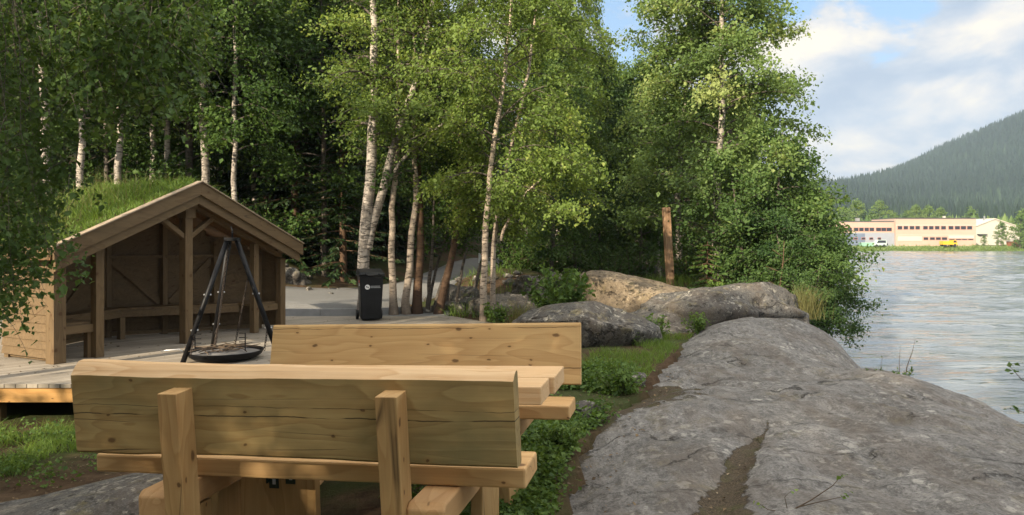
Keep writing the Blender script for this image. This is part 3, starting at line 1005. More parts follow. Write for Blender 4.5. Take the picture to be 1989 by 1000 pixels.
def slope_board(a0, a1, off0, off1, y0, y1):
    """board following the roof slope between local a0 and a1, off = distance below the roof line"""
    p = [(a0, ztop(a0) - off1), (a1, ztop(a1) - off1), (a1, ztop(a1) - off0), (a0, ztop(a0) - off0)]
    return MB().prism(p, y0, y1, 'y')


for a0, a1 in ((E0, MID), (MID, E1)):
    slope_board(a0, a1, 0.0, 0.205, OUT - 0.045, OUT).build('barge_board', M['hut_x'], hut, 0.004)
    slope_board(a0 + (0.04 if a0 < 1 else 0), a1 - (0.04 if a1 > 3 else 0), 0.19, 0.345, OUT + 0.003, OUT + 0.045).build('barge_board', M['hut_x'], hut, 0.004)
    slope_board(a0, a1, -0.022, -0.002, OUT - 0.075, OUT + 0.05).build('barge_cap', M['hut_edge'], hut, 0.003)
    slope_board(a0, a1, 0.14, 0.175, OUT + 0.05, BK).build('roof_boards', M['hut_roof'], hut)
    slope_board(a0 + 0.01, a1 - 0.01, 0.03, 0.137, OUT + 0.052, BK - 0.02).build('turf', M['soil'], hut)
for a0 in (E0, E1 - 0.03):
    MB().box((a0 + 0.015, (OUT + BK) / 2 + 0.03, ztop(a0 + .015) - 0.07), (0.035, BK - OUT - 0.1, 0.2)).build('eave_board', M['hut_x'], hut, 0.003)
for yy in (0.45, 1.25, 2.0):
    for a0, a1 in ((0.02, MID - 0.04), (MID + 0.04, 4.27)):
        slope_board(a0, a1, 0.178, 0.285, yy, yy + 0.06).build('rafter', M['hut_roof'], hut)
MB().box((MID, 1.05, AP - 0.32), (0.12, 2.5, 0.16)).build('ridge_beam', M['hut_x'], hut)
# posts along the open front
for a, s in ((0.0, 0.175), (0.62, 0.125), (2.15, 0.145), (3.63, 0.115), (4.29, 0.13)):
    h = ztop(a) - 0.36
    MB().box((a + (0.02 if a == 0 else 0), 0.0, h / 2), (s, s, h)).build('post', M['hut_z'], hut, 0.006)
MB().box((MID + 0.01, -0.006, 2.12), (0.20, 0.19, 0.2)).build('post_head', M['hut_z'], hut, 0.006)
for sgn in (-1, 1):
    MB().beam((MID + sgn * 0.06, 0.0, 1.72), (MID + sgn * 0.56, 0.0, 2.06), 0.075, 0.095, (0, 1, 0)).build('knee_brace', M['hut_x'], hut, 0.004)
slope_board(0.02, MID, 0.29, 0.36, -0.05, 0.05).build('front_rafter', M['hut_x'], hut)
slope_board(MID, 4.27, 0.29, 0.36, -0.05, 0.05).build('front_rafter', M['hut_x'], hut)
# walls: clad in overlapping boards
PL = [(0.0, 0.09), (0.05, 1.22), (2.06, 1.92), (4.25, 0.42), (4.29, 0.07)]


def clad(p0, p1, name, mat):
    p0, p1 = Vector((*p0, 0)), Vector((*p1, 0))
    d = p1 - p0
    nn = Vector((-d.y, d.x, 0)).normalized()      # outward
    mb = MB()
    nb = 17
    for k in range(nb):
        z0 = 0.06 + k * 0.118
        ha, hb = ztop(p0.x) - 0.18, ztop(p1.x) - 0.18
        if z0 > max(ha, hb):
            break
        t0, t1 = 0.0, 1.0
        if z0 + 0.125 > ha and ha < hb:
            t0 = min(1, (z0 + 0.125 - ha) / (hb - ha))
        if z0 + 0.125 > hb and hb < ha:
            t1 = max(0, 1 - (z0 + 0.125 - hb) / (ha - hb))
        if t1 - t0 < 0.03:
            continue
        q0, q1 = p0 + d * t0, p0 + d * t1
        lo, hi = 0.034, 0.010
        vs = [q0 + Vector((0, 0, z0)), q1 + Vector((0, 0, z0)), q1 + nn * lo + Vector((0, 0, z0)), q0 + nn * lo + Vector((0, 0, z0)),
              q0 + Vector((0, 0, z0 + 0.127)), q1 + Vector((0, 0, z0 + 0.127)), q1 + nn * hi + Vector((0, 0, z0 + 0.127)), q0 + nn * hi + Vector((0, 0, z0 + 0.127))]
        mb.add(vs, [(0, 3, 2, 1), (4, 5, 6, 7), (0, 1, 5, 4), (1, 2, 6, 5), (2, 3, 7, 6), (3, 0, 4, 7)])
    return mb.build(name, mat, hut)


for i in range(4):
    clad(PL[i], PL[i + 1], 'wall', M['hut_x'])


def along(p0, p1, t, inset):
    p0, p1 = Vector((*p0, 0)), Vector((*p1, 0))
    d = (p1 - p0)
    nn = Vector((d.y, -d.x, 0)).normalized()
    return p0 + d * t + nn * inset


for i, ts in ((1, (0.03, 0.5, 0.97)), (2, (0.03, 0.36, 0.68, 0.97)), (0, (0.95,))):
    for t in ts:
        p = along(PL[i], PL[i + 1], t, 0.05)
        h = ztop(p.x) - 0.36
        MB().box((p.x, p.y, h / 2), (0.095, 0.095, h)).build('stud', M['hut_z'], hut)
    a, b = along(PL[i], PL[i + 1], 0.02, 0.055), along(PL[i], PL[i + 1], 0.98, 0.055)
    MB().beam((a.x, a.y, 1.37), (b.x, b.y, 1.37), 0.07, 0.05).build('wall_rail', M['hut_x'], hut)
    MB().beam((a.x, a.y, 0.05), (b.x, b.y, 0.05), 0.05, 0.07).build('sill_beam', M['hut_x'], hut)
for i, t0, t1 in ((2, 0.06, 0.34), (2, 0.66, 0.40), (1, 0.95, 0.55)):
    a, b = along(PL[i], PL[i + 1], t0, 0.03), along(PL[i], PL[i + 1], t1, 0.03)
    MB().beam((a.x, a.y, 1.3), (b.x, b.y, 0.55), 0.03, 0.1).build('wall_brace', M['hut_x'], hut)
# bench running round the inside
IN = 0.42
bp = [Vector((*p, 0)) for p in PL[1:4]]
c0 = along(PL[1], PL[2], 0.0, IN); c1 = along(PL[1], PL[2], 1.0, IN); c2 = along(PL[2], PL[3], 0, IN); c3 = along(PL[2], PL[3], 1, IN)
inner = Vector((2.02, 1.40, 0))
seatp = [(0.07, 0.06), (0.60, 0.06), (0.60, 1.02), (2.04, 1.42), (3.60, 0.36), (3.60, 0.06), (4.24, 0.06), (4.20, 0.40), (2.06, 1.86), (0.09, 1.31)]
sb = MB()
sb.prism([(0.09, 0.06), (0.60, 0.06), (0.60, 1.0), (0.10, 1.17)], 0.475, 0.515)
sb.prism([(0.10, 1.172), (0.60, 1.002), (2.04, 1.42), (2.06, 1.84)], 0.475, 0.515)
sb.prism([(2.042, 1.418), (3.60, 0.36), (4.19, 0.38), (2.062, 1.838)], 0.475, 0.515)
sb.prism([(3.60, 0.06), (4.22, 0.06), (4.19, 0.378), (3.60, 0.358)], 0.475, 0.515)
sb.build('bench_seat', M['hut_x'], hut)
MB().box((0.33, 0.02, 0.425), (0.46, 0.04, 0.115)).build('bench_front', M['hut_x'], hut, 0.004)
MB().box((3.97, 0.02, 0.425), (0.5, 0.04, 0.115)).build('bench_front', M['hut_x'], hut, 0.004)
MB().beam((0.60, 1.0, 0.42), (2.04, 1.40, 0.42), 0.04, 0.11).build('bench_front', M['hut_x'], hut)
MB().beam((2.04, 1.40, 0.42), (3.60, 0.34, 0.42), 0.04, 0.11).build('bench_front', M['hut_x'], hut)
MB().beam((0.60, 0.1, 0.42), (0.60, 1.0, 0.42), 0.04, 0.11).build('bench_front', M['hut_x'], hut)
for x, y in ((0.55, 0.09), (0.6, 0.95), (2.02, 1.38), (2.9, 0.83), (0.18, 0.3)):
    MB().box((x, y, 0.185), (0.09, 0.09, 0.37)).build('bench_leg', M['hut_z'], hut)
# turf grass on the roof
rng = np.random.default_rng(4)
n = 15000
a = rng.uniform(E0 + 0.03, E1 - 0.03, n); y = rng.uniform(OUT + 0.08, BK - 0.05, n)
P = np.stack([a, y, AP - SLP * np.abs(a - MID) - 0.05], 1)
hcl = 0.45 + 0.75 * np.clip(fbm(a * 2.1, y * 2.1, 6) + 0.45, 0, 1.4)
tg = blades('turf_grass', P, 0.21 * hcl, 0.0085, M['grass'], rng, 0.5, hut, 0.36 + 0.34 * fbm(a * 1.6, y * 1.6, 81))
tag(tg, kind='stuff')
n = 1100
a = rng.uniform(E0 + 0.1, E1 - 0.1, n); y = rng.uniform(0.3, BK - 0.05, n)
P = np.stack([a, y, AP - SLP * np.abs(a - MID) - 0.05], 1)
tg = blades('seed_stalks', P, 0.42, 0.003, M['drygrass'], rng, 0.3, hut)
tag(tg, kind='stuff')

# ================================================================== tripod grill
gr = empty('tripod_grill', (-3.95, 10.42, 0), 0, 'black steel tripod with a hanging fire pan standing on the deck', 'grill')
apex = Vector((0.02, 0.0, 1.66))
feet = [Vector((-0.50, -0.40, 0.01)), Vector((-0.50, 0.58, 0.01)), Vector((0.68, 0.0, 0.01))]
tops = [Vector((-0.045, -0.03, 1.66)), Vector((-0.045, 0.05, 1.66)), Vector((0.085, 0.0, 1.66))]
for f, t in zip(feet, tops):
    lg = MB().tube([t, f], [0.035, 0.035], 14).build('leg', M['black'], gr)
    d = (t - f)
    for q in (0.26, 0.55):
        p = f + d * q
        MB().tube([p + Vector((-0.05, -0.01, 0)), p + Vector((0.05, 0.01, 0))], 0.012, 8).build('bolt', M['steel'], lg)
MB().box((0.02, 0.0, 1.68), (0.19, 0.15, 0.05)).build('head_plate', M['black'], gr, 0.006)
MB().tube([(0.02, 0, 1.70), (0.02, 0, 1.80), (0.0, 0, 1.87)], [0.014, 0.012, 0.004], 8).build('hook_rod', M['black'], gr)
PC = Vector((-0.08, 0.0, -0.012))
pn = MB().lathe([(0.001, 0.02), (0.30, 0.02), (0.42, 0.045), (0.48, 0.09), (0.50, 0.138), (0.515, 0.141), (0.513, 0.130), (0.492, 0.084), (0.42, 0.035), (0.30, 0.008), (0.001, 0.008)], 40, PC)
pan = pn.build('fire_pan', M['black'], gr)
MB().lathe([(0.001, 0.105), (0.2, 0.12), (0.4, 0.108), (0.478, 0.098)], 30, PC).build('ash', M['ash'], pan)
rr = random.Random(5)
tw = MB()
for k in range(26):
    a_ = rr.uniform(0, 6.28); l = rr.uniform(0.12, 0.3)
    c_ = PC + Vector((rr.uniform(-0.28, 0.3), rr.uniform(-0.25, 0.25), 0.13 + rr.uniform(0, 0.05)))
    dd = Vector((math.cos(a_) * l, math.sin(a_) * l, rr.uniform(-0.03, 0.05)))
    tw.tube([c_ - dd, c_ + dd * 0.2 + Vector((0, 0, 0.015)), c_ + dd], [0.008, 0.007, 0.004], 5)
sticks = tw.build('firewood_sticks', M['twig'])
sticks.location = gr.location
tag(sticks, 'dry brown twigs lying in the black hanging fire pan', 'firewood')


def chain(p0, p1, name, sag=0.0):
    p0, p1 = Vector(p0), Vector(p1)
    d = p1 - p0
    k = max(3, int(d.length / 0.034))
    mb = MB()
    for i in range(k + 1):
        t = i / k
        p = p0 + d * t - Vector((0, 0, 4 * sag * t * (1 - t)))
        m = d.to_track_quat('X', 'Z').to_matrix() @ Matrix.Rotation(R(90) * (i % 2), 3, 'X') @ Matrix.Diagonal((1.35, 0.8, 1))
        mb.ring(p, 0.017, 0.0045, m)
    return mb.build(name, M['chain'], gr)


chain(feet[2].lerp(tops[2], 0.72), PC + Vector((0.02, 0.30, 0.14)), 'chain')
chain(feet[2].lerp(tops[2], 0.27), PC + Vector((0.545, 0.02, 0.15)), 'chain')
chain(feet[0].lerp(tops[0], 0.27), PC + Vector((-0.30, -0.42, 0.15)), 'chain')
chain(feet[1].lerp(tops[1], 0.27), PC + Vector((-0.32, 0.42, 0.15)), 'chain', 0.05)
chain((-0.04, 0.03, 1.62), PC + Vector((-0.20, 0.15, 0.16)), 'chain')
# toothed height hangers on the rim
for cx, cy, sg in ((0.36, -0.22, -1), (-0.28, -0.34, 1)):
    hk = MB().box((PC.x + cx, PC.y + cy, 0.27), (0.014, 0.008, 0.25))
    for z in (0.21, 0.27, 0.33, 0.39):
        hk.box((PC.x + cx + sg * 0.045, PC.y + cy, z), (0.08, 0.008, 0.012))
    hk.build('pot_hanger', M['black'], gr)
MB().tube([PC + Vector((-0.50, -0.18, 0.13)), PC + Vector((-0.56, -0.20, 0.175)), PC + Vector((-0.72, -0.22, 0.165)), PC + Vector((-0.80, -0.22, 0.15))], 0.011, 8).build('handle', M['steel'], gr)

# ================================================================== picnic table with high backs
YAW = -R(12.5)
# local frame: x along the boards, 0 at the right-hand end of the near seat; y away from the camera
SRT = Vector((0.068, 3.758, EYE - 1.17))
tb = empty('picnic_table', SRT, YAW, 'massive new pine picnic table with two high backed plank benches', 'picnic table')
tb.rotation_euler = (0, -R(1.9), YAW)
TL = 2.52
rng = np.random.default_rng(77)


def plank(name, x0, x1, y0, y1, z0, z1, mat, bevel=0.008, parent=tb):
    return MB().box(((x0 + x1) / 2, (y0 + y1) / 2, (z0 + z1) / 2), (x1 - x0, y1 - y0, z1 - z0)).build(name, mat, parent, bevel)


# seats
plank('seat', -TL - 0.03, 0.0, 0.0, 0.32, -0.105, 0.0, M['bench_x'], 0.012)
plank('seat', -TL + 0.05, 0.02, 1.436, 1.756, -0.10, 0.0, M['bench_x'], 0.012)
# tabletop planks
plank('tabletop_plank', -TL + 0.02, -0.005, 0.523, 0.815, 0.205, 0.312, M['bench_top'], 0.008)
plank('tabletop_plank', -TL, 0.025, 0.821, 1.225, 0.208, 0.315, M['bench_top'], 0.008)


def back_plank(name, y_in, sgn, x0, x1, mat, live, zb, zt, lean=0.125, th=0.105, seed=1, taper=0.0):
    """leaning live-edge back board; y_in = inner face at the bottom, sgn = outward direction"""
    nseg = 40
    r_ = np.random.default_rng(seed)
    xs_ = np.linspace(x0, x1, nseg)
    wob = (0.02 if live > 0.03 else 0.006) * fbm(xs_ * 1.3 + seed, xs_ * 0 + 2.2, seed)
    wob2 = 0.014 * fbm(xs_ * 1.7 - seed, xs_ * 0 + 7.2, seed + 3)
    ring = []
    live0 = live
    for i, x in enumerate(xs_):
        u_ = i / (nseg - 1)
        zt_, zb_ = zt + wob[i] - taper * u_, zb + wob2[i]
        live = live0 - taper * 0.72 * u_
        hgt = zt_ - zb_
        e = 0.012
        # inner-bottom, outer-bottom, outer-top (lower lip), inner-top ridge
        pts = [(y_in, zb_ + e), (y_in + sgn * e, zb_), (y_in + sgn * (th - e), zb_), (y_in + sgn * th, zb_ + e),
               (y_in + sgn * (th + lean) + sgn * 0.0, zt_ - live), (y_in + sgn * (th + lean - 0.03), zt_ - live * 0.45), (y_in + sgn * (th * 0.45 + lean), zt_ - live * 0.08), (y_in + sgn * (lean + 0.012), zt_), (y_in + sgn * lean, zt_ - 0.014)]
        ring.append([(x, a_, b_) for a_, b_ in pts])
    k = len(ring[0])
    me = bpy.data.meshes.new(name)
    vs = [p for rg in ring for p in rg]
    fs, mi = [], []
    for i in range(nseg - 1):
        for j in range(k):
            f = (i * k + j, i * k + (j + 1) % k, (i + 1) * k + (j + 1) % k, (i + 1) * k + j)
            fs.append(f if sgn < 0 else f[::-1])
            mi.append(1 if j in (4, 5, 6) and live0 > 0.03 else 0)
    fs += [tuple(range(k)) if sgn > 0 else tuple(range(k - 1, -1, -1)), tuple((nseg - 1) * k + j for j in (range(k - 1, -1, -1) if sgn > 0 else range(k)))]
    mi += [0, 0]
    me.from_pydata(vs, [], fs)
    me.materials.append(mat)
    me.materials.append(M['bench_top'])
    me.polygons.foreach_set('material_index', mi)
    me.update()
    o = link(name, me, tb)
    bm = bmesh.new(); bm.from_mesh(me); bmesh.ops.recalc_face_normals(bm, faces=bm.faces); bm.to_mesh(me); bm.free()
    return o


ob = back_plank('backrest', -0.085, -1, -TL + 0.02, 0.0, M['bench_weath'], 0.075, 0.064, 0.566, 0.028, 0.105, 3, 0.048)
ob['label'] = 'weathered near backrest with a pale live edge along the top'
ob = back_plank('backrest', 1.841, 1, -TL - 0.01, 0.05, M['bench_far'], 0.012, 0.06, 0.525, 0.10, 0.06, 8)
ob['label'] = 'far backrest with a smooth honey coloured face'
# leaning uprights behind the backs
for sgn, y0 in ((-1, -0.085 - 0.105), (1, 1.841 + 0.06)):
    for xx in (-0.60, -1.80):
        lean = 0.028 if sgn < 0 else 0.10
        zb, zt = -0.5, 0.435
        k = lean / 0.47
        d0 = y0 + sgn * (-0.5 - 0.045) * k
        d1 = y0 + sgn * (zt - 0.045) * k
        th = 0.135
        c_, s_ = 1.0, k * sgn
        dz = -th * k
        p = [(d0, zb), (d0 + sgn * th, zb), (d1 + sgn * th, zt + dz), (d1, zt)]
        if sgn > 0:
            p = p
        else:
            p = p[::-1]
        MB().prism(p, xx - 0.056, xx + 0.056, 'x').build('backrest_post', M['bench_z'], tb, 0.004)
# cross beams carrying the seats
for xx in (-0.60 + 0.125, -1.80 - 0.125):
    cb = MB()
    prof_ = [(-0.27, -0.245), (-0.27, -0.135), (-0.24, -0.108), (2.0, -0.108), (2.03, -0.135), (2.03, -0.245)]
    cb.prism(prof_[::-1], xx - 0.068 - (0.06 if xx < -1 else 0), xx + 0.068 + (0.06 if xx > -1 else 0), 'x')
    cb.build('cross_beam', M['bench_y'], tb, 0.012, 3)
    # trestle: broad leg boards under the table
    for y0, y1 in ((0.40, 0.80), (0.95, 1.35)):
        sg = 1 if y0 < 0.5 else -1
        pp = [(y0 - 0.10 * sg, -0.66), (y1 - 0.10 * sg, -0.66), (y1 + 0.04 * sg, 0.20), (y0 + 0.04 * sg, 0.20)]
        MB().prism(pp, xx - 0.145 if xx < -1 else xx + 0.075, xx - 0.072 if xx < -1 else xx + 0.148, 'x').build('trestle_leg', M['bench_z'], tb, 0.008)
    MB().box((xx, 0.874, -0.70), (0.13, 2.2, 0.10)).build('ground_sill', M['bench_y'], tb, 0.012)
    for y0 in (-0.02, 1.72):
        MB().box((xx, y0 + 0.06, -0.455), (0.11, 0.13, 0.39)).build('seat_leg', M['bench_z'], tb, 0.006)
MB().box((-1.2, 0.60, -0.19), (1.05, 0.07, 0.13)).build('stretcher', M['bench_x'], tb, 0.006)
MB().box((-1.62, 0.42, -0.33), (0.50, 0.06, 0.50)).build('panel', M['bench_z'], tb, 0.006)
for xx, zz in ((-1.64, -0.215), (-1.53, -0.185)):
    bk = MB().box((xx, 0.385, zz), (0.062, 0.006, 0.15))
    bk.box((xx - 0.034, 0.372, zz + 0.02), (0.006, 0.028, 0.12))
    b_ = bk.build('corner_bracket', M['bracket'], tb)
    MB().box((xx + 0.004, 0.380, zz - 0.035), (0.02, 0.003, 0.03)).build('plate_mark', M['greyprint'], b_)

# ================================================================== wheelie bin
bn = empty('wheelie_bin', (-2.935, 15.35, 0), R(17), 'black two wheeled rubbish bin standing against the forked birch', 'bin')
vs = []
for z, hw, y0, y1 in ((0.03, 0.195, -0.20, 0.20), (0.30, 0.212, -0.23, 0.22), (0.93, 0.24, -0.275, 0.255)):
    vs += [(-hw, y0, z), (hw, y0, z), (hw, y1, z), (-hw, y1, z)]
fs = [(3, 2, 1, 0), (8, 9, 10, 11)]
for i in range(2):
    for j in range(4):
        fs.append((i * 4 + j, i * 4 + (j + 1) % 4, (i + 1) * 4 + (j + 1) % 4, (i + 1) * 4 + j))
body = MB().add(vs, fs).build('body', M['bin'], bn, 0.025, 3)
MB().box((0, -0.01, 0.935), (0.53, 0.59, 0.04)).build('rim', M['bin'], body, 0.012)
lid = MB()
lid.add([(-0.275, -0.34, 0.95), (0.275, -0.34, 0.95), (0.275, 0.27, 0.97), (-0.275, 0.27, 0.97), (-0.25, -0.29, 1.0), (0.25, -0.29, 1.0), (0.25, 0.25, 1.055), (-0.25, 0.25, 1.055)],
        [(3, 2, 1, 0), (4, 5, 6, 7), (0, 1, 5, 4), (1, 2, 6, 5), (2, 3, 7, 6), (3, 0, 4, 7)])
ld = lid.build('lid', M['bin'], bn, 0.02, 3)
MB().tube([(-0.13, -0.335, 0.965), (-0.10, -0.385, 0.945), (0.10, -0.385, 0.945), (0.13, -0.335, 0.965)], 0.016, 8).build('lid_grip', M['bin'], ld)
MB().tube([(-0.22, 0.31, 1.0), (0.22, 0.31, 1.0)], 0.018, 10).build('handle', M['bin'], bn)
for s in (-1, 1):
    MB().box((s * 0.2, 0.28, 0.98), (0.04, 0.08, 0.06)).build('handle_bracket', M['bin'], bn, 0.006)
    w = MB().tube([(s * 0.215, 0.235, 0.1), (s * 0.27, 0.235, 0.1)], 0.1, 20).build('wheel', M['bin'], bn, 0.008)
# prints on the front and on the left side
def on_front(x, z, dy=0.004):
    t = (z - 0.30) / 0.63
    return (x, -0.23 - 0.045 * t - dy, z)
tilt = Matrix.Rotation(math.atan(0.045 / 0.63), 3, 'X')
dsc = MB().tube([Vector(on_front(-0.085, 0.70, 0.006)), Vector(on_front(-0.085, 0.70, 0.001))], 0.05, 20, smooth=False).build('emblem', M['white'], bn)
arr = MB().box(on_front(-0.085, 0.700, 0.008), (0.05, 0.002, 0.012), tilt)
arr.box(on_front(-0.100, 0.708, 0.008), (0.014, 0.002, 0.030), tilt).box(on_front(-0.070, 0.692, 0.008), (0.014, 0.002, 0.030), tilt)
arr.build('emblem_mark', M['bin'], dsc)
pr = MB()
rr = random.Random(11)
for z in (0.716, 0.688):
    x = -0.022
    while x < 0.17:
        w_ = rr.uniform(0.008, 0.016)
        pr.box(on_front(x + w_ / 2, z, 0.004), (w_, 0.002, 0.014), tilt)
        x += w_ + 0.004
pr.build('print', M['greyprint'], bn)
for z, mt in ((0.81, 'red'), (0.745, 'white')):
    hw = 0.212 + 0.028 * (z - 0.3) / 0.63
    MB().box((-hw - 0.004, -0.13, z), (0.003, 0.10, 0.05)).build('sticker', M[mt], bn)
MB().box((-0.212 - 0.028 * 0.445 / 0.63 - 0.007, -0.13, 0.745), (0.002, 0.065, 0.014)).build('sticker_mark', M['greyprint'], bn)

# ================================================================== boulders


def boulder(name, loc, size, seed, rz, label, mat='boulder', sq=0.55, tilt_=(0, 0), group=None, sub=5, rough=0.22):
    bm = bmesh.new()
    bmesh.ops.create_icosphere(bm, subdivisions=sub, radius=1.0)
    off = Vector((seed * 3.7, seed * 1.3, seed * 2.1))
    rp = random.Random(seed * 7 + 1)
    planes = []
    for _ in range(11):
        d_ = Vector((rp.gauss(0, 1), rp.gauss(0, 1), rp.gauss(0.1, 0.8))).normalized()
        planes.append((d_, rp.uniform(0.66, 0.95)))
    for v in bm.verts:
        p = v.co.normalized()
        q = Vector([math.copysign(abs(c_) ** sq, c_) for c_ in p])
        for d_, h_ in planes:
            e_ = q.dot(d_) - h_
            if e_ > 0:
                q = q - d_ * (e_ * 0.86)
        n1 = mnoise.noise(p * 1.3 + off) * rough * 1.4 + mnoise.noise(p * 2.9 + off) * rough * 0.6 + mnoise.noise(p * 7 + off) * rough * 0.2 + mnoise.noise(p * 17 + off) * rough * 0.12
        q = q * (1 + n1)
        v.co = Vector((q.x * size[0], q.y * size[1], q.z * size[2]))
    me = bpy.data.meshes.new(name)
    bm.to_mesh(me); bm.free()
    me.polygons.foreach_set('use_smooth', [True] * len(me.polygons))
    me.materials.append(M[mat])
    o = link(name, me)
    o.location = loc
    o.rotation_euler = (tilt_[0], tilt_[1], rz)
    tag(o, label, 'boulder', group)
    return o


boulder('boulder', (1.15, 12.55, -0.02), (1.27, 0.68, 0.56), 2, R(-10), 'long low grey boulder with a blunt right end, just behind the far backrest', sq=0.42, tilt_=(R(5), R(-9)), rough=0.12)
boulder('boulder', (3.2, 17.6, -0.20), (1.95, 1.3, 0.95), 5, R(-20), 'large sunlit tan boulder with a dark streak, below the leaning wooden post', 'boulder_warm', 0.75, (0, R(10)), rough=0.16)
boulder('boulder', (4.2, 15.2, -0.17), (1.95, 1.1, 0.92), 7, R(8), 'long grey lichen spotted boulder at the upper end of the rock slab', sq=0.92, tilt_=(0, R(4)), rough=0.26)
boulder('boulder', (-0.1, 17.2, -0.05), (0.95, 0.6, 0.42), 9, R(20), 'rounded grey brown boulder beside the pair of sunlit birch stems', sq=0.8)
boulder('boulder', (0.55, 19.6, 0.25), (0.65, 0.5, 0.42), 12, R(-25), 'smooth pale boulder on the earth mound behind the leafy bush', sq=0.8)
boulder('boulder', (1.15, 20.2, 0.55), (0.34, 0.3, 0.22), 13, 0.4, 'small whitish stone on top of the earth mound', sq=0.8, sub=4)
boulder('boulder', (-1.55, 17.6, 0.02), (0.38, 0.3, 0.22), 14, 0.2, 'small pale grey boulder at the foot of the slanting brown stem', sq=0.7, sub=4)
boulder('boulder', (-2.0, 17.0, -0.05), (0.24, 0.2, 0.15), 15, 1.2, 'small cream stone beside the birch stems right of the bin', sq=0.7, sub=4)
boulder('boulder', (-1.25, 18.6, 0.1), (0.55, 0.4, 0.42), 16, -0.5, 'squarish grey boulder behind the dark saplings', sq=0.6, sub=4)
boulder('boulder', (-6.6, 20.7, 0.35), (0.95, 0.7, 0.62), 18, 0.5, 'grey brown boulder in the shaded bank right of the shelter', sq=0.7)
boulder('boulder', (-7.9, 20.6, 0.40), (0.5, 0.5, 0.4), 19, 0.1, 'small dark boulder in the bank close behind the shelter corner', sq=0.7, sub=4)
boulder('boulder', (1.25, 8.95, -0.05), (0.42, 0.2, 0.10), 21, R(15), 'flat pale stone lying in the weeds right of the far backrest', sq=0.6, sub=4)
boulder('boulder', (0.62, 7.1, -0.03), (0.30, 0.20, 0.13), 22, R(35), 'grey stone half hidden by weeds below the end of the tabletop', sq=0.6, sub=4)
boulder('rock_ledge', (2.75, 14.3, -0.16), (1.15, 0.75, 0.36), 23, R(12), 'low dark rock ledge between the long boulder and the grey lichen boulder', sq=0.8, rough=0.2)
boulder('boulder', (5.35, 14.9, -0.25), (0.75, 0.8, 0.55), 24, R(8), 'dark spotted rounded boulder at the river side of the slab', sq=0.8)
lr = boulder('bedrock_outcrop', (-3.3, 5.95, -0.60), (1.9, 0.95, 0.34), 31, R(25), 'low grey bedrock outcrop in the shade left of the picnic table', 'boulder', 0.8, (R(6), R(-6)), rough=0.10)
lr['category'] = 'rock'

# loose stones in the bank beside the path
st = boulder('stone', (-5.6, 20.0, 0.0), (0.11, 0.09, 0.07), 40, 0, 'small loose stone on the earth bank beside the path', sq=0.75, sub=3, group='loose stones on the earth banks')
st['category'] = 'stone'
rr = random.Random(8)
for k in range(46):
    o = st if k == 0 else st.copy()
    if k:
        COL.objects.link(o)
    if k < 24:
        x, y = rr.uniform(-8.2, -4.9), rr.uniform(19.3, 22.0)
    else:
        x, y = rr.gauss(0.0, 0.9), rr.gauss(20.6, 0.8)
    s = rr.uniform(0.4, 1.7)
    o.location = (x, y, gz(x, y) + 0.02)
    o.scale = (s, s * rr.uniform(0.7, 1.2), s * rr.uniform(0.7, 1.1))
    o.rotation_euler = (0, 0, rr.uniform(0, 6))

# ================================================================== path and its concrete edge


def ribbon(name, ctr, wid, mat, dz, label):
    ctr = np.array(ctr, float)
    L = np.concatenate([[0], np.cumsum(np.linalg.norm(np.diff(ctr, axis=0), axis=1))])
    s = np.linspace(0, L[-1], 70)
    px = np.interp(s, L, ctr[:, 0]); py = np.interp(s, L, ctr[:, 1]); w = np.interp(s, L, wid)
    k_ = np.ones(9) / 9
    px = np.convolve(np.pad(px, 4, 'edge'), k_, 'valid'); py = np.convolve(np.pad(py, 4, 'edge'), k_, 'valid')
    d = np.stack([np.gradient(px), np.gradient(py)], 1); d /= np.linalg.norm(d, axis=1, keepdims=True)
    nrm_ = np.stack([-d[:, 1], d[:, 0]], 1)
    u = np.array([-1, -0.93, -0.6, -0.3, 0, 0.3, 0.6, 0.93, 1.0])
    X = px[:, None] + nrm_[:, 0:1] * u * w[:, None] / 2; Y = py[:, None] + nrm_[:, 1:2] * u * w[:, None] / 2
    Z = ground_h(X, Y)
    zc = Z.mean(1, keepdims=True)
    Z = np.maximum(Z, zc * 0.7 + Z * 0.3) + dz - 0.30 * np.abs(u[None]) ** 24
    V = np.stack([X.ravel(), Y.ravel(), Z.ravel()], 1)
    i = (np.arange(69)[:, None] * 9 + np.arange(8)[None]).ravel()
    F = np.stack([i, i + 1, i + 10, i + 9], 1)
    o = link(name, arr_mesh(name, V, F, mat, True))
    return tag(o, label, kind='structure')


ribbon('path', [(-14, 17.6), (-9, 17.8), (-5.5, 18.2), (-3.6, 20.0), (-2.4, 24.0), (-1.9, 29.0), (-1.3, 34.0), (1.5, 40)], [2.6, 2.8, 3.0, 3.0, 2.7, 2.4, 2.2, 2.2], M['gravel'], 0.09, 'grey gravel path curving into the wood')
kb = MB()
kpts = [(-5.3, 16.35), (-4.2, 16.28), (-3.1, 16.4), (-2.2, 16.9)]
for (x0, y0), (x1, y1) in zip(kpts, kpts[1:]):
    kb.beam((x0, y0, 0.03), (x1, y1, 0.03), 0.12, 0.22)
k_ = kb.build('concrete_kerb', M['concrete'])
tag(k_, 'low grey concrete kerb edging the gravel path behind the bin', 'kerb')
# gravel apron under the bin-side trees
ap_ = link('gravel_apron', grid_mesh('gravel_apron', np.linspace(-7.5, -1.4, 40), np.linspace(16.0, 17.6, 14), lambda x, y: np.maximum(ground_h(x, y), -0.062) + 0.055 + 0.0 * x, M['gravel']))
tag(ap_, 'flat grey gravel between deck and path', kind='structure')

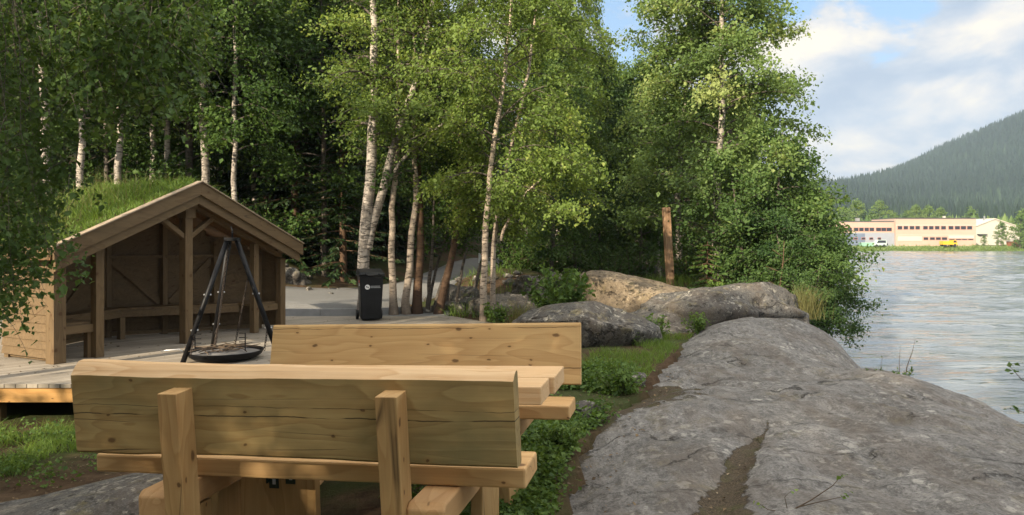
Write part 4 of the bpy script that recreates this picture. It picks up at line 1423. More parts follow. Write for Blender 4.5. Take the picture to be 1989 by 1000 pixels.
# ================================================================== leaning post and path sign
po = MB()
po.prism([(-0.098, -0.08), (0.098, -0.088), (0.10, 0.08), (-0.095, 0.088)], 0, 2.45)
p_ = po.build('wooden_post', M['oldpost'], None, 0.02, 3)
p_.location = (4.42, 20.6, 0.1)
p_.rotation_euler = (0, -R(3.5), R(12))
tag(p_, 'weathered square wooden post leaning above the tan boulder', 'post')
sg = empty('path_sign', (-1.22, 31.5, gz(-1.22, 31.5)), R(5), 'small white and red sign on a short post beside the path', 'sign')
MB().box((0, 0.02, 0.3), (0.06, 0.03, 0.9)).build('post', M['hut_z'], sg)
MB().box((0, -0.005, 0.56), (0.40, 0.012, 0.42)).build('panel', M['white'], sg)
MB().box((0.03, -0.014, 0.72), (0.24, 0.004, 0.07)).build('red_print', M['red'], sg)

# ================================================================== trees
# --- the forked birch by the bin
big = tree_meshes('forked_birch', 11,
    [([(0, 0, -0.1), (-0.07, 0, 1.3), (0.0, 0, 2.4), (0.04, 0, 3.5), (0.13, 0.1, 6.9), (0.25, 0.3, 12.2)], 0.145, 0.5, 3.6),
     ([(0.06, 0.02, 1.45), (0.26, 0.05, 2.3), (0.47, 0.1, 3.1), (0.86, 0.1, 4.55), (1.06, 0.2, 5.3), (1.36, 0.3, 6.65), (1.8, 0.6, 10.5)], 0.105, 0.42, 3.6),
     ([(0.40, 0.08, 2.75), (0.8, 0.0, 3.35), (1.25, -0.1, 3.8), (1.8, -0.2, 4.2), (2.5, -0.3, 4.6)], 0.05, 0.12, 3.9)],
    [(0, 1.3), (0.3, 1.9), (0.6, 1.9), (1, 0.4)], 60, 8, 52, 0.072, M['leaf_birch'], M['birch'], rise=0.6, droop=0.55, hang=0.15, bright=0.02)
plant('birch_tree', big, (-3.25, 16.35, 0), 0, 'tall pale birch forking into leaning stems right behind the rubbish bin', 'tree')
rs = np.random.default_rng(3)
# --- slim stems to the right of the bin
def slim(name, seed, path, r0, cb, prof, npr, bark, leafm, nl=34, leaf=0.07, **kw):
    return tree_meshes(name, seed, [(path, r0, 1.0, cb)], prof, npr, 6, nl, leaf, leafm, bark, **kw)
thinp = [(0, 0.8), (0.4, 1.3), (1, 0.3)]
plant('birch_tree', slim('slim_birch_a', 21, [(0, 0, -0.1), (-0.02, 0, 1.5), (0.05, 0.1, 4.0), (0.1, 0.2, 8.5)], 0.086, 3.4, thinp, 26, M['birch_warm'], M['leaf_birch']), (-2.62, 16.5, 0), 0,
      'slim warm toned birch with a torn bark scar, just right of the rubbish bin', 'tree')
plant('birch_tree', slim('slim_birch_b', 22, [(0, 0, -0.1), (0.10, 0, 1.2), (0.16, 0.1, 3.0), (0.0, 0.3, 8.0)], 0.088, 3.2, thinp, 26, M['birch_warm'], M['leaf_birch']), (-2.36, 16.6, 0), 0.0,
      'slim leaning pale birch, second stem right of the rubbish bin', 'tree')
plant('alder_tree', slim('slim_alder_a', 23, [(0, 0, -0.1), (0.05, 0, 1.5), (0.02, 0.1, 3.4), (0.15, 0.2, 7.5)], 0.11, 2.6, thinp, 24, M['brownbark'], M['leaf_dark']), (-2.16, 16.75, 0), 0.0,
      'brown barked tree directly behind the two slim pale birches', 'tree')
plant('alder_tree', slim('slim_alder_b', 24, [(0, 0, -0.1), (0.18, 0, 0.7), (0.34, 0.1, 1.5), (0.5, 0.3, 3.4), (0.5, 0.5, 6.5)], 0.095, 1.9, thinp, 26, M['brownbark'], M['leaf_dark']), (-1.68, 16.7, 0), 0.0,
      'slanting reddish brown stem leaning right at the edge of the gravel', 'tree')
k0 = None
for i, (x, y, lx, s) in enumerate([(-2.0, 17.2, 0.4, 1.0), (-1.85, 17.0, 0.5, 0.9), (-1.95, 16.9, 0.15, 0.85), (-1.4, 18.2, 0.3, 1.0), (-1.1, 18.8, 0.45, 1.1), (-0.9, 19.4, 0.35, 1.05), (-1.55, 17.6, 0.1, 0.95)]):
    sap = slim('sapling', 30 + i, [(0, 0, -0.1), (lx * 0.5, 0.05, 0.9), (lx * 1.2, 0.1, 2.0), (lx * 1.3, 0.2, 4.6)], 0.042 + 0.01 * (i % 3), 1.5, [(0, 0.5), (0.5, 0.9), (1, 0.3)], 14, M['alder'], M['leaf_dark'], 22, 0.075)
    plant('sapling', sap, (x, y, gz(x, y)), 0, 'thin dark leaning sapling in the thicket between bin and path', 'sapling', 'dark saplings between the bin and the path', s)
# --- sunlit pair of birch stems in the middle
mid = tree_meshes('middle_birch', 41,
    [([(0, 0, -0.1), (0.05, 0, 0.9), (0.16, 0, 2.36), (0.25, 0.05, 3.63), (0.48, 0.1, 5.0), (0.75, 0.2, 9.2)], 0.078, 0.55, 2.0),
     ([(0.2, 0.35, -0.1), (0.27, 0.35, 1.5), (0.32, 0.35, 2.3), (0.5, 0.35, 3.1), (0.95, 0.4, 5.2), (1.3, 0.5, 8.6)], 0.062, 0.55, 1.7),
     ([(0.34, 0.35, 1.7), (0.6, 0.2, 2.3), (0.95, 0.1, 2.75), (1.4, 0.0, 3.1), (1.9, 0.0, 3.3)], 0.035, 0.2, 2.2)],
    [(0, 0.9), (0.25, 1.75), (0.5, 1.9), (0.8, 1.4), (1, 0.5)], 74, 8, 62, 0.068, M['leaf_birch'], M['birch_warm'], rise=0.55, droop=0.6, hang=0.25, bright=0.08)
plant('birch_tree', mid, (-0.58, 15.2, -0.05), 0, 'leafy birch with two slender sunlit stems standing right of the path', 'tree')
# --- two tall birches on the right
r1 = tree_meshes('river_birch', 51,
    [([(0, 0, -0.1), (0.05, 0, 2.0), (0.12, 0, 4.0), (0.3, 0, 7.0), (0.4, 0.1, 12.8)], 0.14, 1.0, 1.5)],
    [(0, 2.4), (0.12, 2.8), (0.35, 2.35), (0.6, 2.1), (0.85, 1.7), (1, 0.6)], 84, 10, 76, 0.098, M['leaf_pale'], M['birch'], rise=0.5, droop=0.5, hang=0.15, spread=0.17, bright=0.05)
plant('birch_tree', r1, (6.1, 22.2, 0.0), 0.5, 'tall broad leafy birch nearest the river, hill behind its right edge', 'tree')
r2 = tree_meshes('post_birch', 52,
    [([(0, 0, -0.1), (-0.03, 0, 2.0), (0.0, 0, 4.0), (0.12, 0, 7.0), (0.3, 0.1, 12.4)], 0.12, 1.0, 2.6)],
    [(0, 1.5), (0.2, 1.9), (0.5, 1.6), (0.8, 1.15), (1, 0.5)], 56, 9, 60, 0.098, M['leaf_pale'], M['birch'], rise=0.55, droop=0.5, hang=0.2, spread=0.16, bright=0.05)
plant('birch_tree', r2, (5.45, 24.0, 0.1), 0, 'tall birch with a pale trunk just right of the leaning wooden post', 'tree')
# --- alders along the bank, hanging over the water
al = [tree_meshes('bank_alder%d' % i, 60 + i,
      [([(0, 0, -0.2), (0.2, 0, 1.2), (0.5, 0, 2.6), (0.7, 0, H)], 0.07, 0.4, 0.5), ([(0.1, 0.1, -0.2), (-0.4, -0.1, 1.2), (-0.8, -0.2, H * 0.8)], 0.06, 0.3, 0.5), ([(0.15, -0.1, -0.2), (0.9, -0.1, 0.9), (1.6, -0.1, H * 0.55)], 0.06, 0.3, 0.3)],
      [(0, 1.3), (0.4, 1.5), (0.8, 1.1), (1, 0.4)], 46, 8, 56, 0.088, M['leaf_alder'], M['alder'], rise=0.35, droop=0.55, hang=0.1, spread=0.15, bright=b_)
      for i, (H, b_) in enumerate([(4.6, 0.0), (3.6, -0.06), (5.6, 0.04)])]
for k, x, y, s, rz, lb in [
        (0, 6.7, 20.2, 1.0, 0.0, 'dense dark alder on the bank, left of the one overhanging the water'),
        (1, 7.4, 21.0, 0.92, -0.3, 'dark green alder leaning out furthest over the river'),
        (2, 8.5, 24.5, 0.9, 0.4, 'taller brighter alder behind the bank shrubs, its top reaching the hill foot'),
        (1, 7.0, 18.6, 0.75, 2.2, 'low dark alder bush just behind the upper end of the rock slab'),
        (0, 10.0, 27.5, 0.95, 0.3, 'alder further upstream whose crown touches the long building'),
        (1, 7.0, 17.6, 0.58, 0.2, 'lowest alder bush hanging down to the waterline')]:
    z = gz(x, y)
    plant('alder_tree', al[k], (x, y, z), rz, lb, 'tree', None, s)

# --- forest meshes shared by the many trees behind
FT = [tree_meshes('wood_tree%d' % i, 70 + i, [([(0, 0, -0.2), (0.1 * (i - 1), 0.1, 4.0), (0.25 * (i - 1.5), 0.2, H)], 0.105, 1.0, cb)],
      [(0, 1.2), (0.25, 2.1), (0.6, 2.0), (1, 0.5)], npm, 8, 42, 0.125, lm, bk, rise=0.5, droop=0.55, hang=hg, spread=0.2, bright=br)
      for i, (H, cb, npm, lm, bk, hg, br) in enumerate([
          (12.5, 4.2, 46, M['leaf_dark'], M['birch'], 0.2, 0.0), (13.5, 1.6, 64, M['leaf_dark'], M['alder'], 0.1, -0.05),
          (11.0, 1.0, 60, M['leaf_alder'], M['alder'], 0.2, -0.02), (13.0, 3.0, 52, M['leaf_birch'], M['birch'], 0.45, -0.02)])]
SP = [spruce_meshes('spruce%d' % i, 90 + i, 12.0, 2.0 + 0.3 * i, M['needle'], 0.5, None, 10, 44, 0.2) for i in range(2)]

# birches whose trunks show behind the shelter
for px, yb, Y, lean, s, lb in [
        (104, 0, 17.8, 0.055, 1.05, 'pale birch trunk leaning right, leftmost behind the turf roof'),
        (160, 0, 19.5, 0.03, 0.95, 'thin pale birch trunk behind the left half of the turf roof'),
        (232, 0, 20.5, 0.02, 1.0, 'spotted birch trunk standing third from the left behind the turf roof'),
        (296, 0, 22.5, 0.012, 0.95, 'slender dim birch trunk behind the turf roof, left one of a close pair'),
        (322, 0, 21.5, 0.045, 0.9, 'slender birch trunk leaning right, right one of a close pair behind the turf roof'),
        (396, 0, 19.8, 0.0, 1.1, 'stout pale birch trunk rising just right of the shelter ridge'),
        (450, 0, 18.8, 0.03, 0.75, 'thin brownish trunk above the right slope of the turf roof')]:
    x = (px - CXP) / FPX * Y
    z = gz(x, Y)
    plant('birch_tree', FT[0], (x, Y, z), px * 0.7, lb, 'tree', 'birches close behind the shelter', s * 1.05, lean=(0, lean))

# pair of white stems further back by the bush, weeping birch above them
for px, Y, k, s, lb in [(1085, 27.0, 3, 0.75, 'thin white birch stem behind the leafy bush, left of a close pair'),
                        (1104, 27.6, 3, 0.8, 'white birch stem behind the leafy bush, right of a close pair'),
                        (1148, 33.0, 3, (0.48, 0.48, 1.08), 'weeping birch whose hanging top stands against the blue sky'),
                        (1212, 36.0, 2, 0.86, 'rounded dense tree with its top below the blue gap in the clouds'),
                        (1245, 30.0, 2, 0.80, 'bushy tree left of the leaning wooden post'),
                        (1050, 30.0, 3, 1.1, 'tall light green birch right behind the sunlit pair of stems')]:
    x = (px - CXP) / FPX * Y
    plant('birch_tree' if k == 3 else 'alder_tree', FT[k], (x, Y, gz(x, Y)), px * 1.3, lb, 'tree', None, s)

# dark spruces right of the shelter
for px, Y, s in [(575, 23.5, 1.0), (630, 26.0, 1.15), (665, 22.5, 0.8), (520, 25.0, 1.2), (600, 31.0, 1.3), (745, 30.0, 1.1)]:
    x = (px - CXP) / FPX * Y
    plant('spruce_tree', SP[int(px) % 2], (x, Y, gz(x, Y) - 0.1), px, 'dark spruce in the shaded wood between the shelter and the forked birch', 'tree', 'dark spruces right of the shelter', s)

# the wood behind
rr = random.Random(21)
placed = []
GL = 'dark leafy tree standing deep in the shaded wood behind the shelter'
GR = 'green leafy tree in the wood behind the path and the boulders'
cand = []
for k in range(900):
    Y = rr.uniform(22, 50)
    px = rr.uniform(-120, 1500)
    cand.append((Y, px))
cand.sort()
for Y, px in cand:
    x = (px - CXP) / FPX * Y
    if px > 1560: continue
    if 1130 < px and Y < 30: continue
    if x > np.interp(Y, XS_Y, XS_X) - 3.5: continue
    # keep the path clear
    pxx = np.interp(Y, [18, 20, 24, 29, 34, 40], [-5.5, -3.6, -2.4, -1.9, -1.3, 1.5])
    if abs(x - pxx) < 2.3: continue
    dmin = 2.4 if Y < 32 else 3.0
    if any((x - a) ** 2 + (Y - b) ** 2 < dmin ** 2 for a, b in placed): continue
    if len(placed) > 105: break
    placed.append((x, Y))
    k = rr.choice([1, 1, 2, 0, 3] if px < 700 else [1, 2, 3, 3, 2])
    s = rr.uniform(0.85, 1.2)
    if px > 1070:
        top = np.interp(px, [1070, 1110, 1150, 1300, 1340, 1420, 1500, 1560], [40, 100, 130, 130, 120, 120, 330, 390])
        s = min(s, max(0.3, ((HZ - top) / FPX * Y + EYE - gz(x, Y)) / 12.8))
    left = px < 720
    plant('wood_tree', FT[k], (x, Y, gz(x, Y) - 0.1), rr.uniform(0, 6.28), GL if left else GR, 'tree', 'trees deep in the wood behind the shelter' if left else 'trees in the wood behind the path', s)

# unseen trees added behind the camera to shade bench, rock and hanging branches
for x, y, k, s in [(-8.9, 0.2, 0, (1.0, 1.0, 0.6)), (-7.0, -0.6, 0, (0.9, 0.9, 0.6)), (-7.2, -5.2, 1, 0.95), (-4.6, -7.0, 1, 1.0), (-9.8, -7.6, 2, 1.1), (-2.0, -8.5, 1, 1.05), (-6.2, -9.5, 2, 1.1), (0.8, -9.2, 1, 1.0), (-12.2, -9.8, 1, 1.0), (-4.0, -12, 2, 1.1), (3.0, -12, 1, 1.05)]:
    plant('added_shade_tree', FT[k], (x, y, gz(x, y)), x * 2.0, 'unseen leafy tree added behind the camera for shade', 'tree', 'unseen trees added for shade', s)

# --- birch hanging in from the left edge
rr = random.Random(64)
OVX, OVY, OVZ = -7.7, 7.1, gz(-7.7, 7.1)
STR = []
for k in range(106):
    if k < 44:
        px = -40 + 168 * rr.random() ** 1.25; Y = rr.uniform(6.3, 8.0)
        yb = np.interp(px, [-40, 60, 100, 130], [640, 610, 560, 420]) - rr.uniform(0, 190) * rr.random()
        yt = rr.uniform(150, 300)
    else:
        px = rr.uniform(130, 425); Y = rr.uniform(6.0, 7.6)
        yb = np.interp(px, [130, 220, 340, 425], [300, 270, 235, 130]) - rr.uniform(0, 110)
        yt = yb - rr.uniform(180, 300)
    b_ = at(px, yb, Y); t_ = at(px - rr.uniform(5, 40), yt, Y + rr.uniform(-0.3, 0.3))
    o_ = Vector((OVX, OVY, OVZ))
    up_ = Vector((t_.x - rr.uniform(0.1, 0.4), t_.y, EYE + 3.0 + rr.uniform(0.1, 0.9)))
    STR.append(([(0.1, 0.1, up_.z - OVZ - 0.5), tuple((up_ - o_) * 0.5 + Vector((0, 0, (up_.z - OVZ) * 0.5))), tuple(up_ - o_), tuple(t_ - o_), tuple((t_ * 0.4 + b_ * 0.6) - o_ + Vector((rr.uniform(-.08, .08), 0, 0))), tuple(b_ - o_)], 0.009, int(rr.uniform(120, 210))))
ov = tree_meshes('overhanging_birch', 101,
    [([(0, 0, -0.1), (0.05, 0, 2), (0.1, 0.1, 5), (0.2, 0.1, 9.0)], 0.14, 1.0, 4.6)],
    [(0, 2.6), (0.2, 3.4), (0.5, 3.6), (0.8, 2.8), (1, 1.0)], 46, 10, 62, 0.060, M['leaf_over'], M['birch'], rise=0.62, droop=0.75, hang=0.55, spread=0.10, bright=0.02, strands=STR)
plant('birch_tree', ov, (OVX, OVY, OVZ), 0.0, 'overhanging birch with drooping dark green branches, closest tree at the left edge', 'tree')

# ================================================================== undergrowth
SH = [shrub_meshes('shrub%d' % i, 110 + i, 1.7, 1.0, 46, 40, 0.085, lm, M['twig'], 0.75, 0.38, 0.12) for i, lm in enumerate([M['leaf_dark'], M['leaf_alder'], M['leaf_birch']])]
rr = random.Random(31)
for k in range(64):
    Y = rr.uniform(18.5, 27)
    px = rr.uniform(-60, 690)
    x = (px - CXP) / FPX * Y
    if px > 535 and Y < 23.5: continue
    plant('shrub', SH[rr.choice([0, 0, 1])], (x, Y, gz(x, Y) - 0.05), rr.uniform(0, 6), 'dark leafy shrub on the shaded forest floor behind the shelter', 'shrub', 'shrubs on the shaded forest floor', rr.uniform(0.7, 1.35), ('stems', 'foliage'))
for px, Y, k, s, lb in [(905, 18.5, 2, 0.32, 'small bright green shrub at the foot of the earth mound'), (1330, 23, 1, 1.0, 'leafy shrub under the pale trunk right of the wooden post'), (1440, 20.5, 2, 0.8, 'yellow green shrub behind the grey boulder at the slab end'),
                        (1230, 24.5, 1, 1.2, 'shadowy shrub behind the tan boulder, left of the wooden post'), (1180, 23.5, 1, 1.0, 'shadowy shrub at the left end of the tan boulder'), (1500, 19.6, 1, 0.9, 'dark shrub beside the dry reddish twig'),
                        (1010, 24, 0, 1.0, 'dim shrub on top of the earth mound'), (1060, 25, 1, 1.2, 'shrub at the foot of the pair of white stems'), (1000, 32, 1, 1.5, 'tall shrub behind the small path sign')]:
    x = (px - CXP) / FPX * Y
    plant('shrub', SH[k], (x, Y, gz(x, Y) - 0.05), px, lb, 'shrub', None, s, ('stems', 'foliage'))
# leafy bush in front of the earth mound
bu = shrub_meshes('leafy_bush', 121, 1.35, 0.72, 60, 44, 0.095, M['leaf_weed'], M['stem'], 0.85, 0.34, 0.06)
plant('bush', bu, (0.92, 14.3, -0.05), 0, 'large fresh green leafy bush behind the long low boulder', 'bush', None, 1.0, ('stems', 'foliage'))
b2 = shrub_meshes('low_leaves', 122, 0.55, 0.35, 24, 26, 0.06, M['leaf_weed'], M['stem'], 0.8, 0.36, 0.05)
for x, y, s, lb in [(-0.35, 15.0, 1.0, 'clump of green leaves at the foot of the sunlit birch stems'), (2.45, 12.9, 0.95, 'leafy weed clump right of the blunt end of the long boulder'), (3.35, 13.4, 0.8, 'green weed clump in the hollow before the grey boulder'), (1.95, 12.3, 0.7, 'small weed tuft against the corner of the long boulder'),
                    (1.22, 8.35, 0.85, 'bushy green weed clump beside the flat pale stone, near the brown soil patch'), (0.42, 6.0, 0.6, 'green weed clump just right of the lower far seat end')]:
    plant('weed_clump', b2, (x, y, gz(x, y)), x * 3, lb, 'plant', None, s, ('stems', 'foliage'))
ysp = spruce_meshes('young_spruce', 123, 1.25, 0.5, M['leaf_weed'], 0.1, 9, 7, 26, 0.11)
plant('young_spruce', ysp, (5.15, 19.6, gz(5.15, 19.6) + 0.1), 0, 'young light green spruce between the wooden post and the tall birches', 'sapling')
# bare reddish twig tree
tw = MB().tube([(0, 0, 0), (0.08, 0, 0.5), (0.14, 0, 1.0), (0.16, 0, 1.45)], [0.028, 0.022, 0.014, 0.005], 7)
for z, dx in ((0.35, -0.3), (0.55, 0.32), (0.7, -0.35), (0.9, 0.25), (1.1, -0.2)):
    tw.tube([(0.1, 0, z), (0.1 + dx * 0.6, 0.05, z + 0.1), (0.1 + dx, 0.08, z + 0.16)], [0.01, 0.007, 0.003], 5)
t_ = tw.build('dead_sapling', M['brownbark'])
t_.location = (6.3, 17.6, gz(6.3, 17.6) + 0.25)
tag(t_, 'bare reddish dead sapling in front of the dark alders', 'sapling')

# leafy ground cover beside the table (nobody could count it)
rng = np.random.default_rng(55)


def weeds(name, X, Y, hmax, leaf, mat, label, per=7, spread=0.05, tint=0.45):
    Z = np.maximum(ground_h(X, Y), np.where((Y > -2) & (Y < 16.5) & (X > -1), slab_h(X, Y), -9))
    n = len(X)
    P, T = [], []
    hh = hmax * rng.uniform(0.35, 1.1, n)
    ph = rng.normal(size=n) * 0.12 + 0.22 * fbm(X * 2.3, Y * 2.3, 71)
    for k in range(per):
        v = (k + rng.uniform(0.2, 1, n)) / per
        q = np.stack([X + rng.normal(size=n) * spread * (0.6 + v), Y + rng.normal(size=n) * spread * (0.6 + v), Z + hh * v], 1)
        P.append(q)
        T.append(np.clip(tint + ph + rng.normal(size=n) * 0.14 + 0.18 * (v - 0.5), 0, 1))
    P = np.concatenate(P); T = np.concatenate(T)
    V, F = leaf_cloud(P, leaf, rng, down=0.1, up=0.7, aspect=0.4)
    o = link(name, arr_mesh(name, V, F, mat, False, None, {'tint': ('FACE', T)}))
    return tag(o, label, kind='stuff')


n = 9000
Y_ = rng.uniform(2.8, 9.6, n)
XL_ = np.interp(Y_, SL_Y, SL_X)
wd = np.interp(Y_, [2.8, 4, 5.5, 6.5, 8, 8.8, 9.6], [0.8, 0.8, 0.75, 0.75, 1.0, 0.85, 0.4])
X_ = XL_ + 0.06 + np.interp(Y_, [3, 6.5, 7.6, 8.5, 9.6], [0, 0.0, 0.18, 0.05, -0.25]) - wd * rng.uniform(0, 1, n) ** 0.9
keep = fbm(X_ * 1.5, Y_ * 1.5, 33) > -0.2
weeds('leafy_ground_cover', X_[keep], Y_[keep], 0.27 * np.clip(0.55 + 0.9 * fbm(X_[keep] * 1.1, Y_[keep] * 1.1, 40), 0.18, 1.3), 0.040, M['leaf_weed'], 'low leafy weeds growing between the picnic table and the rock slab')
n = 1400
X_ = rng.uniform(-2.6, 0.2, n); Y_ = rng.uniform(3.2, 6.4, n)
keep = fbm(X_ * 1.6, Y_ * 1.6, 35) > 0.15
weeds('weeds_under_table', X_[keep], Y_[keep], 0.14, 0.03, M['leaf_weed'], 'sparse weeds on the soil below the picnic table')
# grass beyond
n = 9000
Y_ = rng.uniform(8.8, 14.0, n)
XL_ = np.interp(Y_, SL_Y, SL_X)
X_ = XL_ + 0.12 - rng.uniform(0, 1, n) * np.interp(Y_, [8.8, 10, 12, 14], [1.2, 1.5, 1.5, 1.9])
keep = fbm(X_ * 1.3, Y_ * 1.3, 36) > -0.08
P = np.stack([X_, Y_, np.maximum(ground_h(X_, Y_), slab_h(X_, Y_))], 1)[keep]
tag(blades('grass', P, 0.13, 0.004, M['grass'], rng, 0.6), 'short grass in the hollow left of the rock slab', kind='stuff')
# sunlit grass below the deck edge, bottom left
n = 9000
X_ = rng.uniform(-7.2, -3.2, n); Y_ = rng.uniform(6.75, 8.5, n)
keep = (fbm(X_ * 1.5, Y_ * 1.5, 37) > -0.35) & (Y_ > 6.7 + 0.55 * fbm(X_ * 1.1, Y_ * 0, 38))
keep &= fbm(X_ * 1.9, Y_ * 1.9, 74) > -0.1
P = np.stack([X_, Y_, ground_h(X_, Y_)], 1)[keep]
tag(blades('sunlit_grass', P, 0.15, 0.0045, M['grass'], rng, 0.7), 'bright grass growing along the deck edge', kind='stuff')
X_ = rng.uniform(-6.5, -3.2, 900); Y_ = rng.uniform(6.4, 8.2, 900)
keep = fbm(X_ * 2, Y_ * 2, 39) > 0.05
weeds('sunlit_weeds', X_[keep], Y_[keep], 0.22, 0.035, M['leaf_weed'], 'small leafy weeds among the grass below the deck edge')
# grass and moss on the earth mound and under the trees
n = 9000
Y_ = rng.uniform(16.2, 26, n); px_ = rng.uniform(860, 1560, n)
X_ = (px_ - CXP) / FPX * Y_
keep = (fbm(X_ * 1.1, Y_ * 1.1, 41) > 0.0) & (X_ < np.interp(Y_, XS_Y, XS_X) - 0.6)
P = np.stack([X_, Y_, np.maximum(ground_h(X_, Y_), np.where(Y_ < 16.5, slab_h(X_, Y_), -9))], 1)[keep]
tag(blades('forest_grass', P, 0.32, 0.008, M['grass'], rng, 0.5, tint=0.35), 'tufty grass under the trees behind the boulders', kind='stuff')
# dry grass tufts
def tuft(x, y, n_, h, rad, label, z=None):
    P = np.stack([rng.normal(size=n_) * rad, rng.normal(size=n_) * rad, np.zeros(n_)], 1)
    o = blades('grass_tuft', P, h, 0.004, M['drygrass'], rng, 0.45)
    o.location = (x, y, gz(x, y) - 0.02 if z is None else z)
    tag(o, label, 'grass tuft')
tuft(6.15, 15.6, 420, 0.75, 0.16, 'yellowish dry grass tuft at the river end of the grey boulder', 0.0)
tuft(0.15, 15.2, 260, 0.5, 0.12, 'dry straw coloured grass tuft between the birch stems and the leafy bush')
# leaf litter on soil
n = 2600
X_ = np.concatenate([rng.uniform(-6, -2.6, n // 2), rng.uniform(-0.2, 3, n // 2)]); Y_ = np.concatenate([rng.uniform(4.5, 7.8, n // 2), rng.uniform(3.5, 10, n // 2)])
XL_ = np.interp(Y_, SL_Y, SL_X)
ok = (X_ < -2) | ((X_ > XL_ - 0.6) & (X_ < XL_ + 0.7)) | (soil_mask(X_, Y_) > 0.45)
X_, Y_ = X_[ok], Y_[ok]
P = np.stack([X_, Y_, np.maximum(ground_h(X_, Y_), np.where(X_ > -1, slab_h(X_, Y_), -9)) + 0.012], 1)
V, F = leaf_cloud(P, 0.026, rng, down=0, up=2.5, aspect=0.38)
M['litter'] = leafmat('dry_leaf_litter', (0.06, 0.038, 0.02), (0.22, 0.15, 0.075), 0.1, (0.42, 0.36, 0.26))
tag(link('leaf_litter', arr_mesh('leaf_litter', V, F, M['litter'], False, None, {'tint': ('FACE', rng.uniform(0, 1, len(F)) ** 1.6)})), 'dry leaf litter scattered over the soil', kind='stuff')


n = 900
Y_ = rng.uniform(8.7, 22, n); px_ = rng.uniform(-100, 940, n)
X_ = (px_ - CXP) / FPX * Y_
Z_ = np.where(Y_ < 16.05, 0.006, np.maximum(ground_h(X_, Y_), -0.06) + 0.105)
ok = (Y_ < 16.0) & (X_ < -0.4)
P = np.stack([X_, Y_, Z_], 1)[ok]
V, F = leaf_cloud(P, 0.035, rng, down=0, up=3.0, aspect=0.4)
tag(link('fallen_leaves', arr_mesh('fallen_leaves', V, F, M['litter'], False, None, {'tint': ('FACE', rng.uniform(0, 1, len(F)) ** 1.5)})), 'fallen leaves scattered over the deck boards', kind='stuff')


# --- plants on the slab
def sprig(name, loc, stems, leaf, label, cat, mat=None, smat=None):
    """stems: (points, [(t, size)...]) hand placed leaves"""
    e = empty(name, loc, 0, label, cat)
    sm = MB(); P, A, S = [], [], []
    r_ = np.random.default_rng(int(abs(loc[0] * 1000)) + 3)
    for pts, lv, rad in stems:
        pts = [Vector(p) for p in pts]
        k = len(pts)
        sm.tube(pts, [rad * (1 - 0.75 * i / (k - 1)) for i in range(k)], 6)
        for t in lv:
            f = t * (k - 1); i = min(int(f), k - 2)
            p = pts[i].lerp(pts[i + 1], f - i)
            P.append(np.array(p) + r_.normal(size=3) * leaf * 0.45)
    sm.build('stems', smat or M['twig'], e)
    P = np.array(P)
    V, F = leaf_cloud(P, leaf, r_, down=0.05, up=0.4, aspect=0.42)
    link('foliage', arr_mesh(name + '_foliage', V, F, mat or M['leaf_weed'], False, None, {'tint': ('FACE', np.clip(r_.normal(0.6, 0.2, len(F)), 0, 1))}), e)
    return e


def lv(n_, a, b, s):
    r_ = random.Random(s)
    return [r_.uniform(a, b) for _ in range(n_)]


x, y = 2.34, 4.42
sprig('willow_shoot', (1.62, 4.35, gz(1.62, 4.35) - 0.02), [([(0, 0, 0), (0.13, 0.0, 0.07), (0.27, 0.02, 0.15), (0.33, 0.02, 0.22)], [0.98, 0.92, 1, 0.95, 0.9, 0.85], 0.005),
    ([(0.05, 0, 0.03), (0.22, -0.02, 0.08), (0.36, -0.02, 0.11)], [1, 0.96, 0.93, 0.9, 0.97], 0.004), ([(0, 0, 0), (-0.02, 0, 0.09), (0.02, 0, 0.13)], [0.9, 1, 0.8], 0.003), ([(0, 0, 0), (-0.13, -0.04, 0.03), (-0.2, -0.05, 0.08)], [0.9, 1, 1, 0.7, 0.95, 0.8], 0.004)],
    0.026, 'willow shoot with few bright leaves on the rock right of the soil furrow', 'plant')
sprig('green_sprout', (1.03, 4.18, gz(1.03, 4.18) - 0.01), [([(0, 0, 0), (0.0, 0, 0.05), (-0.01, 0, 0.08)], [0.9, 1, 0.95, 0.7], 0.003)], 0.024, 'tiny green sprout left of the soil furrow at the bottom of the view', 'plant')
px, py = 4.78, 9.1
sprig('rock_plant', (px, py, gz(px, py) - 0.02), [([(0.05, 0, 0), (0.07, 0, 0.14), (0.13, 0, 0.30), (0.17, 0, 0.47)], [0.5, 0.6, 0.95, 1.0], 0.007), ([(0, 0.05, 0), (0.0, 0.05, 0.2), (0.015, 0.05, 0.38)], [0.98, 1], 0.005), ([(-0.2, 0.1, 0), (-0.2, 0.1, 0.15), (-0.18, 0.1, 0.24)], [1, 0.95], 0.004)]
    + [([(dx, dy, 0), (dx * 1.3, dy, 0.05), (dx * 1.5, dy * 1.2, 0.10)], lv(16, 0.3, 1, i), 0.003) for i, (dx, dy) in enumerate([(-0.22, 0), (-0.15, 0.06), (-0.08, -0.04), (-0.02, 0.04), (0.06, -0.03), (0.12, 0.05), (-0.28, 0.05), (0.0, -0.06)])],
    0.028, 'low plant with three tall dry stalks on the river edge of the rock slab', 'plant', M['leaf_alder'])
bx, by = 3.55, 4.7
sprig('edge_twig', (bx, by, gz(bx, by) - 0.02), [([(0, 0, 0), (-0.08, 0, 0.30), (-0.17, 0, 0.62), (-0.32, 0, 0.73), (-0.40, 0, 0.82)], [0.86, 0.9, 0.93, 0.97, 1, 0.99, 0.95], 0.006), ([(-0.12, 0, 0.42), (-0.25, 0, 0.50), (-0.36, 0, 0.54), (-0.43, 0, 0.545)], [0.7, 0.66, 0.62, 0.75, 0.98], 0.004), ([(0, 0, 0.1), (0.12, 0, 0.5), (0.2, 0, 0.8)], lv(16, 0.4, 1, 5), 0.005)],
    0.032, 'leafy twig reaching in front of the river at the right edge', 'plant', M['leaf_alder'])

